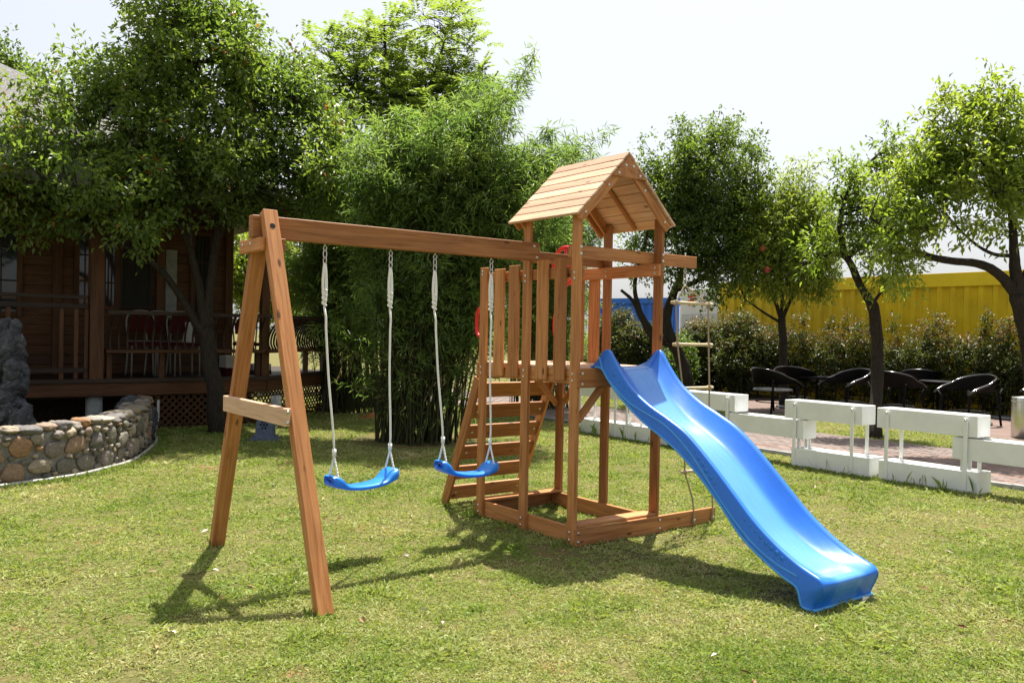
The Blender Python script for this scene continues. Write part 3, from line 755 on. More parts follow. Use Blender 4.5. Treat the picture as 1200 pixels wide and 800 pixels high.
def mid_box(u0, u1, label):
    r = empty('planter_box', ((u0+u1)/2, (V0+V1)/2, 0.3), label, 'planter', 'middle boxes between planters')
    planter_box(r, u0, u1, V0+0.018, V1-0.004, 0.31, 0.515, 'box')
    for uu in (u0+0.06, u1-0.095):
        for vv in (V0+0.05, V1-0.08):
            box('foot', (uu, vv, 0.20), (uu+0.03, vv+0.03, 0.31), 'white_metal', r, e=0.002)
mid_box(-2.36, -1.297, 'middle white box bridging the gap between two white planters')
mid_box(0.325, 1.33, 'white middle box reaching past the planter end by the bin')
planter(1.15, 2.1, 'white planter past the litter bin side of the row')

# ------------------------------------------------------------------ litter bin
b = gnd(1196, 513)
r = empty('litter_bin', (b[0], b[1], 0.008), 'brushed steel cylindrical litter bin on the patio edge', 'bin')
V, Fc = lathe([(0.125, 0), (0.13, 0.01), (0.13, 0.585), (0.128, 0.6), (0.11, 0.602), (0.108, 0.575), (0.02, 0.57)], 32)
link('body', mesh('body', V, Fc, True), 'steel', r, Matrix.Translation((b[0], b[1], 0.008)))
V, Fc = lathe([(0.1315, 0.53), (0.1345, 0.533), (0.1345, 0.548), (0.1315, 0.551)], 32)
link('rim_band', mesh('rim_band', V, Fc, True), 'steel', r, Matrix.Translation((b[0], b[1], 0.008)))

# ------------------------------------------------------------------ cafe chairs and tables
def make_chair():
    r = empty('rattan_chair', (0, 0, 0), 'x', 'chair', 'rattan chairs on the patio')
    V = []; Fc = []
    prof = []
    for i in range(25):
        a = math.pi*(-0.5+1.0*i/24)   # from one arm round the back (+x is back)
        prof.append(a)
    hoop = [Vector((-0.27, -0.27, 0.50)), Vector((-0.16, -0.285, 0.585))] + [Vector((0.02+0.26*math.cos(a), 0.285*math.sin(a), 0.66+0.14*max(0, math.cos(a))**0.8)) for a in prof] + [Vector((-0.16, 0.285, 0.585)), Vector((-0.27, 0.27, 0.50))]
    tubeobj('top_rail', spline(hoop, 48), 0.017, 'rail_gloss', r, 8)
    V = []; Fc = []
    hp = spline(hoop, 48); n = len(hp)
    for i, p in enumerate(hp):
        inn = 0.92
        V += [Vector((p[0], p[1], p[2])), Vector((p[0]*0.92, p[1]*0.93, min(0.53, p[2]-0.03))), Vector((p[0]*0.98-0.006, p[1]*0.97, p[2])), Vector((p[0]*0.90, p[1]*0.91, min(0.53, p[2]-0.03)))]
    for i in range(n-1):
        a, c = i*4, i*4+4
        Fc += [(a, a+1, c+1, c), (a+2, c+2, c+3, a+3), (a+1, a+3, c+3, c+1)]
    link('backrest', mesh('backrest', V, Fc, True), 'black_rattan', r)
    V, Fc = lathe([(0.20, 0.0), (0.255, 0.008), (0.262, 0.025), (0.25, 0.042), (0.12, 0.052), (0.01, 0.054)], 28)
    link('seat', mesh('seat', V, Fc, True), 'seat_grey', r, Matrix.Translation((0, 0, 0.395)))
    for sx in (-1, 1):
        for sy in (-1, 1):
            tubeobj('leg', [(sx*0.235, sy*0.265, 0.60 if sx > 0 else 0.54), (sx*0.20, sy*0.225, 0.42), (sx*0.245, sy*0.245, 0.0)], [0.013, 0.016, 0.013], 'black_rattan', r, 8)
    tubeobj('stretcher', ring_pts((0, 0, 0.2), (1, 0, 0), (0, 1, 0), 0.215, 0.215, 25), 0.009, 'black_rattan', r, 6)
    return r
chair = make_chair()
CH = [(905, 484, R(205), 'black rattan chair behind the pink-flowered tree trunk, nearer the path'),
      (931, 478, R(230), 'black rattan chair behind the first round table, farther from path'),
      (993, 484, R(20), 'black rattan chair with its back to the bent tree trunk'),
      (1050, 489, R(215), 'black rattan chair just past the bent tree trunk, nearer the path'),
      (1078, 482, R(240), 'black rattan chair between the bent trunk and second round table, near hedge'),
      (1135, 497, R(15), 'black rattan chair beside the steel bin, back turned to it'),
      (1184, 491, R(30), 'black rattan chair half hidden behind the steel litter bin'),
      (1168, 483, R(200), 'black rattan chair on the hedge side of the second round table'),
      (1012, 476, R(60), 'black rattan chair behind the bent tree trunk, closest to hedge')]
for i, (x, y, rz, lb) in enumerate(CH):
    g = gnd(x, y); mw = Matrix.Translation((g[0], g[1], 0.008)) @ Matrix.Rotation(YAW-math.pi/2+rz, 4, 'Z') @ Matrix.Diagonal((1.40, 1.40, 1.05, 1))
    if i == 0: c = chair; c.matrix_local = mw; WM[c.name] = mw
    else: c = copy_tree(chair, mw)
    c['label'] = lb
def table(x, y, label):
    g = gnd(x, y); r = empty('round_table', (g[0], g[1], 0.008), label, 'table', 'round patio tables')
    mw = Matrix.Translation((g[0], g[1], 0.008))
    V, Fc = lathe([(0.36, 0.625), (0.40, 0.63), (0.405, 0.645), (0.40, 0.655), (0.1, 0.656)], 36); link('table_top', mesh('table_top', V, Fc, True), 'black_rattan', r, mw)
    V, Fc = lathe([(0.23, 0), (0.23, 0.015), (0.05, 0.04), (0.035, 0.1), (0.035, 0.56), (0.06, 0.60), (0.2, 0.624)], 24); link('pedestal', mesh('pedestal', V, Fc, True), 'black_rattan', r, mw)
table(957, 480, 'round black patio table between chairs by the pink-flowered tree')
table(1103, 487, 'round black patio table among chairs on the litter bin side')

# ------------------------------------------------------------------ containers and far shed
def container(name, label, u0, u1, v0, v1, h, mat, rail, cat='container', pitch=0.28, ax='u'):
    r = empty(name, ((u0+u1)/2, (v0+v1)/2, 0), label, cat)
    # corrugated long front face
    V = []; Fc = []; x = u0+0.12; P = []
    while x < u1-0.12:
        P += [(x, 0.0), (x+pitch*0.30, 0.0), (x+pitch*0.42, 0.045), (x+pitch*0.86, 0.045)]; x += pitch
    P.append((u1-0.12, 0.0))
    for (a, d) in P: V += [(a, v0+0.03+d, 0.12), (a, v0+0.03+d, h-0.28)]
    for i in range(len(P)-1): Fc.append((2*i, 2*i+2, 2*i+3, 2*i+1))
    link('corrugated_panel', mesh('corrugated_panel', V, Fc), mat, r)
    box('top_rail', (u0, v0, h-0.28), (u1, v0+0.14, h), rail, r); box('bottom_rail', (u0, v0, 0), (u1, v0+0.14, 0.12), rail, r)
    for a in (u0, u1-0.12): box('corner_post', (a, v0+0.001, 0.12), (a+0.12, v0+0.13, h-0.28), rail, r)
    box('back_wall', (u0+0.05, v0+0.16, 0.02), (u1-0.05, v1, h-0.02), mat, r)
    return r
container('shipping_container', 'long yellow corrugated container wall behind the hedge', -10.45, 1.6, 14.0, 16.4, 2.82, 'yellow_panel', 'yellow_rail')
g0, g1 = atd(700, 420, 29), atd(793, 420, 27)
def rot_block(root_name, label, cat, p0, p1, h, depth, mat, top=None):
    p0 = Vector((p0[0], p0[1], 0)); p1 = Vector((p1[0], p1[1], 0)); ang = math.atan2(p1.y-p0.y, p1.x-p0.x)
    r = empty(root_name, (p0.x, p0.y, 0), label, cat, None, ang); return r, (p1-p0).length
r, ln_ = rot_block('shipping_container', 'blue corrugated container beyond the garden shrubs', 'container', g0, g1, 2.7, 2.4, 'blue_panel')
mw = WM[r.name]
V = []; Fc = []; P = []; x = 0.0
while x < ln_-0.2:
    P += [(x, 0), (x+0.10, 0), (x+0.14, 0.05), (x+0.24, 0.05)]; x += 0.28
P.append((ln_, 0))
for a, d in P: V += [(a, d, 0), (a, d, 2.45)]
for i in range(len(P)-1): Fc.append((2*i, 2*i+2, 2*i+3, 2*i+1))
link('corrugated_panel', mesh('cp', V, Fc), 'blue_panel', r, mw)
V = []; Fc = []; addbox(V, Fc, (0, -0.04, 2.45), (ln_, 2.4, 2.62)); link('top_rail', mesh('tr', V, Fc), 'blue_panel', r, mw)
V = []; Fc = []; addbox(V, Fc, (ln_-0.1, -0.02, 0), (ln_, 0.1, 2.45)); link('corner_post', mesh('cpost', V, Fc), 'blue_panel', r, mw)
g0, g1 = atd(796, 420, 25.5), atd(848, 420, 23.5)
r, ln_ = rot_block('shed', 'pale grey shed with a red painted sign mark above its door', 'shed', g0, g1, 2.6, 2, 'white_wall')
mw = WM[r.name]
V = []; Fc = []; addbox(V, Fc, (0, 0, 0), (ln_, 2.0, 2.75)); link('wall', mesh('w', V, Fc), 'white_wall', r, mw)
for k in range(2):
    V = []; Fc = []; a = 0.12+k*(ln_-0.2)/2; addbox(V, Fc, (a, -0.03, 0.05), (a+(ln_-0.3)/2, -0.004, 2.05)); link('door_panel', mesh('dp', V, Fc), 'grey_door', r, mw)
V = []; Fc = []
for (x0, z0, x1, z1) in ((0.42, 2.42, 0.78, 2.52), (0.56, 2.50, 0.60, 2.66), (0.40, 2.56, 0.84, 2.60), (0.46, 2.30, 0.60, 2.46), (0.62, 2.46, 0.82, 2.32), (0.30, 2.36, 0.44, 2.44)):
    d = Vector((x1-x0, 0, z1-z0)).normalized(); nn = Vector((-d.z, 0, d.x))*0.028
    b = len(V)
    for p in (Vector((x0, -0.012, z0)), Vector((x1, -0.012, z1))): V += [p+nn, p-nn]
    Fc.append((b, b+1, b+3, b+2))
link('sign_mark', mesh('sign_mark', V, Fc), 'red_sign', r, mw)

# ------------------------------------------------------------------ stone wall with curved end, pipe, rock
wp = [(-3.7, -4.3), (-4.02, -3.6), (-4.22, -3.0), (-4.38, -2.5), (-4.66, -2.1), (-5.05, -1.74), (-5.83, -1.34), (-6.7, -1.04), (-7.45, -0.86)]
wp = [np.array(p) for p in spline(wp, 90)]
seg = [0]
for i in range(1, len(wp)): seg.append(seg[-1]+np.linalg.norm(wp[i]-wp[i-1]))
def wat(s):
    s = min(max(s, 0), seg[-1]-1e-4); i = max(j for j in range(len(seg)-1) if seg[j] <= s)
    f = (s-seg[i])/(seg[i+1]-seg[i]); p = wp[i]*(1-f)+wp[i+1]*f; t = (wp[min(i+3, len(wp)-1)]-wp[max(i-3, 0)]); t /= np.linalg.norm(t)
    return p, t
WH = 0.49
swall = empty('stone_wall', (wp[45][0], wp[45][1], 0), 'low curved garden wall of mixed river stones set in mortar', 'wall')
V = []; Fc = []
for i, p in enumerate(wp):
    t = wp[min(i+1, len(wp)-1)]-wp[max(i-1, 0)]; t /= np.linalg.norm(t); nrm = np.array([t[1], -t[0]])
    if nrm @ (np.array([0.0, 0.5])-p) < 0: nrm = -nrm
    h = WH-0.03+0.012*math.sin(i*1.3)
    for d, z in ((0.0, 0), (-0.012, h-0.03), (-0.05, h), (-0.26, h), (-0.30, h-0.03), (-0.30, 0)):
        q = p+nrm*d; V.append((q[0], q[1], z))
for i in range(len(wp)-1):
    for k in range(5): Fc.append((i*6+k, i*6+k+1, (i+1)*6+k+1, (i+1)*6+k))
Fc.append(tuple(range(6))); Fc.append(tuple((len(wp)-1)*6+k for k in range(6))[::-1])
link('mortar', mesh('mortar', V, Fc), 'mortar', swall)
svar = []
for k in range(12):
    bm = bmesh.new(); bmesh.ops.create_icosphere(bm, subdivisions=3, radius=1.0)
    for v in bm.verts:
        a = v.co.normalized()
        e = 3.4
        s = (abs(a.x)**e+abs(a.y)**e+abs(a.z)**e)**(-1/e)
        nz = noise.noise(a*1.3+Vector((k*7.1, 0, 0)))*0.28+noise.noise(a*3.1+Vector((0, k*5.3, 0)))*0.10
        v.co = a*s*(1+nz)*0.92
    me = bpy.data.meshes.new('stone'); bm.to_mesh(me); bm.free(); me.polygons.foreach_set('use_smooth', [True]*len(me.polygons)); me.materials.append(MAT['stone']); svar.append(me)
rs = random.Random(5)
def put_stone(s, z, a, b, depth, rot, out):
    p, t = wat(s)
    nrm = np.array([t[1], -t[0]])
    if nrm @ (np.array([0.0, 0.5])-p) < 0: nrm = -nrm
    X = Vector((t[0], t[1], 0)); Y = Vector((nrm[0], nrm[1], 0)); Z = Vector((0, 0, 1))
    mw = Matrix((X, Y, Z)).transposed().to_4x4(); mw.translation = Vector((p[0]+nrm[0]*out, p[1]+nrm[1]*out, z))
    mw = mw @ Matrix.Rotation(rot, 4, 'Y') @ Matrix.Diagonal((a, depth, b, 1))
    link('stone', rs.choice(svar), None, swall, mw)
placed = []
for tries in range(9000):
    s = rs.uniform(0.7, seg[-1]-0.02); big = tries < 1500
    a = (rs.uniform(0.085, 0.135) if tries < 500 else rs.uniform(0.06, 0.095)) if big else rs.uniform(0.026, 0.06); b = a*rs.uniform(0.62, 1.0)
    z = rs.uniform(0.005+b*0.85, WH-0.04-b*0.9)
    if z-b < 0.0: continue
    if all(((s-q[0])/(a+q[2]))**2+((z-q[1])/(b+q[3]))**2 > 0.93 for q in placed):
        placed.append((s, z, a, b)); put_stone(s, z, a*0.97, b*0.97, rs.uniform(0.030, 0.055), rs.uniform(-0.25, 0.25), -0.004)
s = 0.75
while s < seg[-1]:
    a = rs.uniform(0.06, 0.12); put_stone(s+a, WH-0.02+rs.uniform(-0.01, 0.015), a*1.02, rs.uniform(0.035, 0.055), rs.uniform(0.09, 0.12), rs.uniform(-0.1, 0.1), -0.08)
    if rs.random() < 0.8: put_stone(s+a+rs.uniform(-.03, .03), WH-0.03, a*0.9, rs.uniform(0.03, 0.05), rs.uniform(0.06, 0.09), rs.uniform(-0.1, 0.1), -0.23)
    s += a*1.9
pp = []
for i in range(0, 90, 3):
    p = wp[i]; t = wp[min(i+1, 89)]-wp[max(i-1, 0)]; t /= np.linalg.norm(t); nrm = np.array([t[1], -t[0]])
    if nrm @ (np.array([0.0, 0.5])-p) < 0: nrm = -nrm
    q = p+nrm*(0.075+0.012*math.sin(i*0.35)); pp.append((q[0], q[1], 0.022))
pp += [(-7.75, -0.70, 0.03), (-7.95, -0.62, 0.16), (-8.02, -0.60, 0.4)]
tag(tubeobj('water_pipe', spline(pp, 100), 0.019, 'pvc', None, 10), 'pale grey plastic pipe lying along the foot of the stone wall', 'pipe')
# upright eroded rock behind the wall
def rocky(name, c, rx, ry, rz, seed, parent, amp=0.3):
    bm = bmesh.new(); bmesh.ops.create_icosphere(bm, subdivisions=5, radius=1.0)
    for v in bm.verts:
        a = v.co.copy()
        p = Vector((a.x*rx, a.y*ry, a.z*rz))*4.2+Vector((seed*3.7, seed, 0))
        d = 0
        f = 1.0; am = amp
        for o_ in range(4):
            d += (0.5-abs(noise.noise(p*f)))*am*1.5; f *= 2.1; am *= 0.55
        v.co = Vector((a.x*rx, a.y*ry, a.z*rz))*(0.62+d*1.15)
    me = bpy.data.meshes.new(name); bm.to_mesh(me); bm.free(); me.polygons.foreach_set('use_smooth', [False]*len(me.polygons))
    return link(name, me, 'rock', parent, Matrix.Translation(Vector(c)))
rc = atd(12, 480, 9.6)
rk = empty('garden_rock', (rc[0], rc[1], 0), 'upright craggy grey ornamental rock behind the stone wall', 'rock')
for (x, y, D, rx, rz_) in ((0, 455, 9.6, 0.26, 0.32), (-14, 400, 9.7, 0.26, 0.30), (12, 415, 9.5, 0.16, 0.28), (17, 452, 9.35, 0.14, 0.18), (6, 388, 9.6, 0.11, 0.17), (18, 384, 9.55, 0.07, 0.10), (-25, 430, 9.5, 0.25, 0.5), (6, 490, 9.3, 0.28, 0.26), (-20, 490, 9.4, 0.4, 0.35), (28, 440, 9.4, 0.075, 0.17), (14, 432, 9.25, 0.09, 0.13), (4, 470, 9.2, 0.12, 0.15)):
    rocky('rock_mass', atd(x, y, D), rx, rx, rz_, random.random()*20, rk)
c2 = atd(27, 493, 9.0); c2[2] = 0.26
rk2 = rocky('garden_rock', (c2[0], c2[1], 0.26), 0.14, 0.14, 0.30, 4.4, None); tag(rk2, 'small grey boulder just behind the stone wall coping', 'rock')
c2 = atd(158, 484, 10.6)
rk3 = rocky('garden_rock', (c2[0], c2[1], 0.22), 0.42, 0.3, 0.38, 9.4, None, 0.2); tag(rk3, 'rounded dark boulder between the stone wall end and concrete pier', 'rock')

# ------------------------------------------------------------------ garden ornament (pierced stone lamp)
g = gnd(311, 515); G0 = Vector((g[0], g[1], 0)); ang = YAW+math.pi/2
orn = empty('stone_lantern', G0, 'small blue-grey stone garden lantern with pierced rosette under the crossbar', 'lantern', None, ang)
mw = WM[orn.name]
V = []; Fc = []
for (hw, z0, z1) in ((0.165, 0, 0.03), (0.135, 0.03, 0.06)): addbox(V, Fc, (-hw, -hw*0.8, z0), (hw, hw*0.8, z1))
link('base', mesh('base', V, Fc), 'blue_stone', orn, mw)
out = []
for i in range(21):
    t = i/20; out.append((0.115*(1-0.16*t)*(1 if t < 0.5 else math.sqrt(max(0, 1-((t-0.5)/0.5)**2.2))) , 0.06+0.27*t))
V = []; Fc = []
for (d, sc_) in ((-0.075, 0.93), (-0.06, 1), (0.06, 1), (0.075, 0.93)):
    for (x, z) in out: V.append((-x*sc_, d, 0.06+(z-0.06)*(0.97 if sc_ < 1 else 1)))
    for (x, z) in out[::-1]: V.append((x*sc_, d, 0.06+(z-0.06)*(0.97 if sc_ < 1 else 1)))
n2 = 42
for a in range(3):
    for i in range(n2):
        j = (i+1) % n2; Fc.append((a*n2+i, a*n2+j, (a+1)*n2+j, (a+1)*n2+i))
Fc.append(tuple(range(n2))[::-1]); Fc.append(tuple(3*n2+i for i in range(n2)))
link('body', mesh('body', V, Fc), 'blue_stone', orn, mw)
V = []; Fc = []
for sgn in (-1, 1):
    for k in range(6):
        a = k*math.pi/3; cx, cz = 0.038*math.cos(a), 0.195+0.045*math.sin(a); b = len(V)
        for q in range(8):
            th = 2*math.pi*q/8; V.append((cx+0.014*math.cos(th), sgn*0.0765, cz+0.017*math.sin(th)))
        Fc.append(tuple(b+q for q in range(8)))
    b = len(V)
    for q in range(8):
        th = 2*math.pi*q/8; V.append((0.015*math.cos(th), sgn*0.0765, 0.195+0.018*math.sin(th)))
    Fc.append(tuple(b+q for q in range(8)))
link('pierced_rosette', mesh('pierced_rosette', V, Fc), 'dark_hole', orn, mw)
V, Fc = tube([(0.062*math.cos(t), -0.077, 0.195+0.072*math.sin(t)) for t in np.linspace(0, 2*math.pi, 25)], 0.007, 6, False)
link('rosette_ring', mesh('rosette_ring', V, Fc, True), 'blue_stone', orn, mw)

# ------------------------------------------------------------------ wooden house with raised deck
HU, HWALL, DZ = -8.05, -9.6, 0.69
hs_ = empty('timber_house', (-8.9, -1.2, 0), 'dark timber house with raised deck, leaning-back benches and thatched roof', 'house')
C0, C1 = np.array([HU, 0.9]), np.array([-9.45, 2.55])       # deck corner and end of the slanting side
V = []; Fc = []
poly = [(HU, -5.2), (HU, 0.9), (-9.45, 2.55), (-11.5, 2.55), (-11.5, -5.2)]
for z in (DZ-0.04, DZ): V += [(x, y, z) for x, y in poly]
n = len(poly); Fc += [tuple(range(n))[::-1], tuple(range(n, 2*n))]+[(i, (i+1) % n, n+(i+1) % n, n+i) for i in range(n)]
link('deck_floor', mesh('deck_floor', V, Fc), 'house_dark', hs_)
dd = (C1-C0)/np.linalg.norm(C1-C0); dn = np.array([dd[1], -dd[0]])*-1
if dn[0] < 0: dn = -dn
def diag(t, out, z): p = C0+dd*t+dn*out; return (p[0], p[1], z)
DL = np.linalg.norm(C1-C0)
box('fascia_board', (HU+0.005, -5.2, DZ-0.215), (HU+0.045, 0.92, DZ-0.042), 'house_wood', hs_)
box('deck_edge', (HU+0.006, -5.2, DZ-0.040), (HU+0.07, 0.95, DZ+0.015), 'house_dark', hs_)
board('fascia_board', diag(0.02, 0.025, DZ-0.128), diag(DL, 0.025, DZ-0.128), 0.17, 0.04, (0, 0, 1), 'house_wood', hs_)
board('deck_edge', diag(0.02, 0.035, DZ-0.012), diag(DL+0.03, 0.035, DZ-0.012), 0.055, 0.065, (0, 0, 1), 'house_dark', hs_)
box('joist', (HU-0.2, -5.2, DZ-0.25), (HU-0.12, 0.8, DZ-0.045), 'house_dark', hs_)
# bench: seat boards, legs, leaning balusters, top rail
def bench(pt, length, nb):
    board('bench_seat', pt(0, -0.06, 1.07), pt(length, -0.06, 1.07), 0.045, 0.30, (0, 0, 1), 'house_wood', hs_)
    k = int(length/0.62)
    for i in range(k+1):
        p = pt(0.06+i*(length-0.12)/k, -0.05, 0); box('bench_leg', (p[0]-0.035, p[1]-0.035, DZ), (p[0]+0.035, p[1]+0.035, 1.048), 'house_wood', hs_)
    me = None
    prof = [(0.08, 1.09), (0.035, 1.18), (0.055, 1.32), (0.14, 1.46), (0.24, 1.565)]
    for i in range(nb):
        t = (i+0.5)*length/nb
        P = [np.array(pt(t, a, z)) for a, z in spline([(a, z) for a, z in prof], 9)]
        V, Fc = tube(P, 0.016, 5); link('baluster', mesh('baluster', V, Fc, True), 'house_dark', hs_)
    board('bench_top_rail', pt(-0.02, 0.25, 1.585), pt(length+0.02, 0.25, 1.585), 0.05, 0.075, (0, 0, 1), 'house_dark', hs_)
bench(lambda t, o_, z: (HU+o_, -1.28+t, z), 2.15, 20)
bench(lambda t, o_, z: diag(t, o_, z), DL, 26)
# posts
for (u, v, h_) in ((HU-0.02, -1.39, 3.3), (HU-0.1, 0.93, 3.2), (-9.4, 2.47, 3.0), (HU-0.02, -4.4, 3.3)):
    s_ = 0.085 if h_ > 3.25 else 0.06
    box('post', (u-s_, v-s_, DZ), (u+s_, v+s_, h_), 'house_wood', hs_)
# left railing in front of the entrance
for z, t_ in ((1.775, 0.05), (1.655, 0.06)): box('handrail', (HU-0.03, -4.3, z-t_/2), (HU+0.03, -1.49, z+t_/2), 'house_dark', hs_)
for v in (-2.62, -2.4, -1.80, -1.63, -1.51): box('railing_post', (HU-0.025, v-0.025, DZ+0.0155), (HU+0.025, v+0.025, 1.62), 'house_wood', hs_)
box('railing_foot', (HU-0.03, -4.3, DZ+0.10), (HU+0.03, -1.49, DZ+0.16), 'house_dark', hs_)
board('brace_cable', (HU, -1.95, 1.64), (HU, -2.9, 0.85), 0.012, 0.012, (1, 0, 0), 'house_dark', hs_)
# wall with siding planks
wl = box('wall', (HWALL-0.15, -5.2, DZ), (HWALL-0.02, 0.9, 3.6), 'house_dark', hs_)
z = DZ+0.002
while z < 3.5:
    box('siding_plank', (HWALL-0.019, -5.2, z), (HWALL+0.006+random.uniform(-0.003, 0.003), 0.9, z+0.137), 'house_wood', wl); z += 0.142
def window(v0, v1, z0, z1, mat='glass', fr=0.07, bars=3, frm='house_wood'):
    w_ = box('window', (HWALL+0.012, v0, z0), (HWALL+0.028, v1, z1), mat, hs_)
    for lo, hi in (((HWALL+0.01, v0-fr, z0-fr), (HWALL+0.055, v0, z1+fr)), ((HWALL+0.01, v1, z0-fr), (HWALL+0.055, v1+fr, z1+fr)), ((HWALL+0.011, v0, z1), (HWALL+0.054, v1, z1+fr)), ((HWALL+0.011, v0, z0-fr), (HWALL+0.06, v1, z0))):
        box('frame', lo, hi, frm, w_)
    for i in range(bars):
        v = v0+(i+1)*(v1-v0)/(bars+1); box('window_bar', (HWALL+0.03, v-0.008, z0), (HWALL+0.045, v+0.008, z1), 'house_dark', w_)
    for zz in (z0+(z1-z0)*0.33, z0+(z1-z0)*0.7): box('window_bar', (HWALL+0.030, v0, zz-0.01), (HWALL+0.047, v1, zz+0.01), 'house_dark', w_)
window(-3.1, -2.13, 1.58, 2.9, bars=4); window(-1.335, -1.18, 1.72, 2.75, bars=1); window(-1.03, -0.85, 1.70, 2.75, bars=3)
window(-0.74, -0.36, 1.72, 2.65, 'screen', 0.05, 1, 'house_dark'); window(0.32, 0.55, 1.45, 2.85, bars=3)
box('wall_panel', (HWALL+0.012, -0.12, 1.55), (HWALL+0.03, 0.05, 2.6), 'concrete', hs_)
for v in (-1.62, -0.2, 0.86): box('wall_post', (HWALL+0.012, v-0.06, DZ), (HWALL+0.07, v+0.06, 3.4), 'house_wood', hs_)
# carved lintel under the eave
lt = box('lintel', (HU-0.05, -5.2, 2.95), (HU+0.01, 0.98, 3.28), 'redwood', hs_)
k = 0
v = -1.25
while v < 0.85:
    box('fret_strip', (HU+0.011, v, 2.99), (HU+0.026, v+0.022, 3.2), 'house_wood', lt)
    box('fret_strip', (HU+0.011, v+0.0225, 3.03 if k % 2 else 3.13), (HU+0.025, v+0.178, 3.055 if k % 2 else 3.155), 'house_wood', lt); v += 0.18; k += 1
# hipped thatched roof
ap0, ap1 = (-10.1, -2.6, 5.25), (-10.1, -6.5, 5.25)
er, el = (-7.35, 1.35, 3.22), (-7.35, -6.5, 3.32)
bk, bkl = (-12.6, 1.35, 3.22), (-12.6, -6.5, 3.3)
V = [ap0, ap1, er, el, bk, bkl]; b = len(V); V += [(x, y, z-0.14) for x, y, z in V]
Fc = [(0, 1, 3, 2), (0, 2, 4), (1, 0, 4, 5), (6, 8, 9, 7), (6, 10, 8), (7, 11, 10, 6), (2, 3, 9, 8), (4, 2, 8, 10), (5, 4, 10, 11), (3, 1, 7, 9), (1, 5, 11, 7)]
link('roof', mesh('roof', V, Fc), 'thatch', hs_)
box('eave_board', (-7.42, -6.4, 3.06), (-7.36, 1.3, 3.19), 'house_dark', hs_)
board('eave_board', (-7.42, 1.32, 3.11), (-12.4, 1.32, 3.11), 0.14, 0.05, (0, 0, 1), 'house_dark', hs_)
V = []; Fc = []; addbox(V, Fc, (-12.4, -6.4, 3.02), (-7.44, 1.28, 3.055)); link('ceiling', mesh('ceiling', V, Fc), 'house_dark', hs_)
# concrete piers and lattice skirt
V, Fc = lathe([(0.075, 0), (0.075, 0.45)], 20); pm = mesh('pier', V, Fc, True)
p = gnd(322, 500); link('pier', pm, 'concrete', hs_, Matrix.Translation((p[0]+0.03, p[1], 0)))
V, Fc = lathe([(0.105, 0), (0.105, 0.475)], 20); pm2 = mesh('pier', V, Fc, True); link('pier', pm2, 'concrete', hs_, Matrix.Translation((HU-0.12, -1.38, 0)))
box('corner_stilt', (-9.50, 2.48, 0), (-9.38, 2.60, 0.47), 'concrete', hs_)
def lattice(pt, length, h_):
    V = []; Fc = []
    for s in (-1, 1):
        t = -h_ if s > 0 else 0.0
        while t < length+(h_ if s < 0 else 0):
            a0 = max(0.0, t if s > 0 else t-h_); a1 = min(length, t+h_ if s > 0 else t)
            if a1-a0 > 0.02:
                za, zb = ((a0-t), (a1-t)) if s > 0 else ((t-a0), (t-a1))
                P0 = Vector(pt(a0, 0.004*s, za)); P1 = Vector(pt(a1, 0.004*s, zb)); d = (P1-P0).normalized(); nx = Vector(pt(0, 1, 0))-Vector(pt(0, 0, 0))
                sd2 = d.cross(nx).normalized()*0.013; nx = nx.normalized()*0.0035; b = len(V)
                for P_ in (P0, P1): V += [P_+sd2+nx, P_-sd2+nx, P_-sd2-nx, P_+sd2-nx]
                Fc += [(b, b+1, b+5, b+4), (b+1, b+2, b+6, b+5), (b+2, b+3, b+7, b+6), (b+3, b, b+4, b+7)]
            t += 0.098
    o = link('lattice_skirt', mesh('lattice_skirt', V, Fc), 'house_wood', hs_); o['kind'] = 'stuff'
lattice(lambda t, o_, z: (HU-0.03+o_, -0.75+t, z+0.005), 1.62, 0.46)
lattice(lambda t, o_, z: diag(t, o_-0.04, z+0.005), DL, 0.46)
V = []; Fc = []; addbox(V, Fc, (-9.5, -5.2, 0.0), (-9.4, 1.2, DZ-0.05)); link('foundation', mesh('foundation', V, Fc), 'soil', hs_)

# garden stair beyond the deck
st = empty('wooden_stair', (-9.9, 3.2, 0), 'dark wooden stair with balustrade descending from the deck beside the bamboo', 'stair')
S0 = np.array([-9.7, 2.65]); S1 = np.array([-9.95, 4.6]); sdv = (S1-S0)/np.linalg.norm(S1-S0)
for i in range(4):
    p = S0+sdv*(0.05+i*0.36); q = p+sdv*0.38; z = DZ-0.02-i*0.155
    box('step', (p[0]-0.85, p[1], z-0.04), (p[0]+0.02, q[1], z), 'house_dark', st, long=0)
    box('riser', (p[0]-0.02, p[1]+0.01, 0.0), (p[0]+0.0, q[1]-0.01, z-0.041), 'house_dark', st, long=1)
board('stringer', (S0[0]+0.05, S0[1], DZ+0.08), (S1[0]+0.05, S1[1], 0.05), 0.16, 0.04, (0, 0, 1), 'house_dark', st)
board('handrail', (S0[0]+0.05, S0[1]-0.05, DZ+1.0), (S1[0]+0.05, S1[1], 0.92), 0.06, 0.05, (0, 0, 1), 'house_dark', st)
for i in range(13):
    t = i/12; p = S0+(S1-S0)*t; z0 = DZ+0.08-(DZ+0.03)*t
    box('baluster', (p[0]+0.03, p[1]-0.022, z0), (p[0]+0.07, p[1]+0.022, z0+0.9), 'house_dark', st)

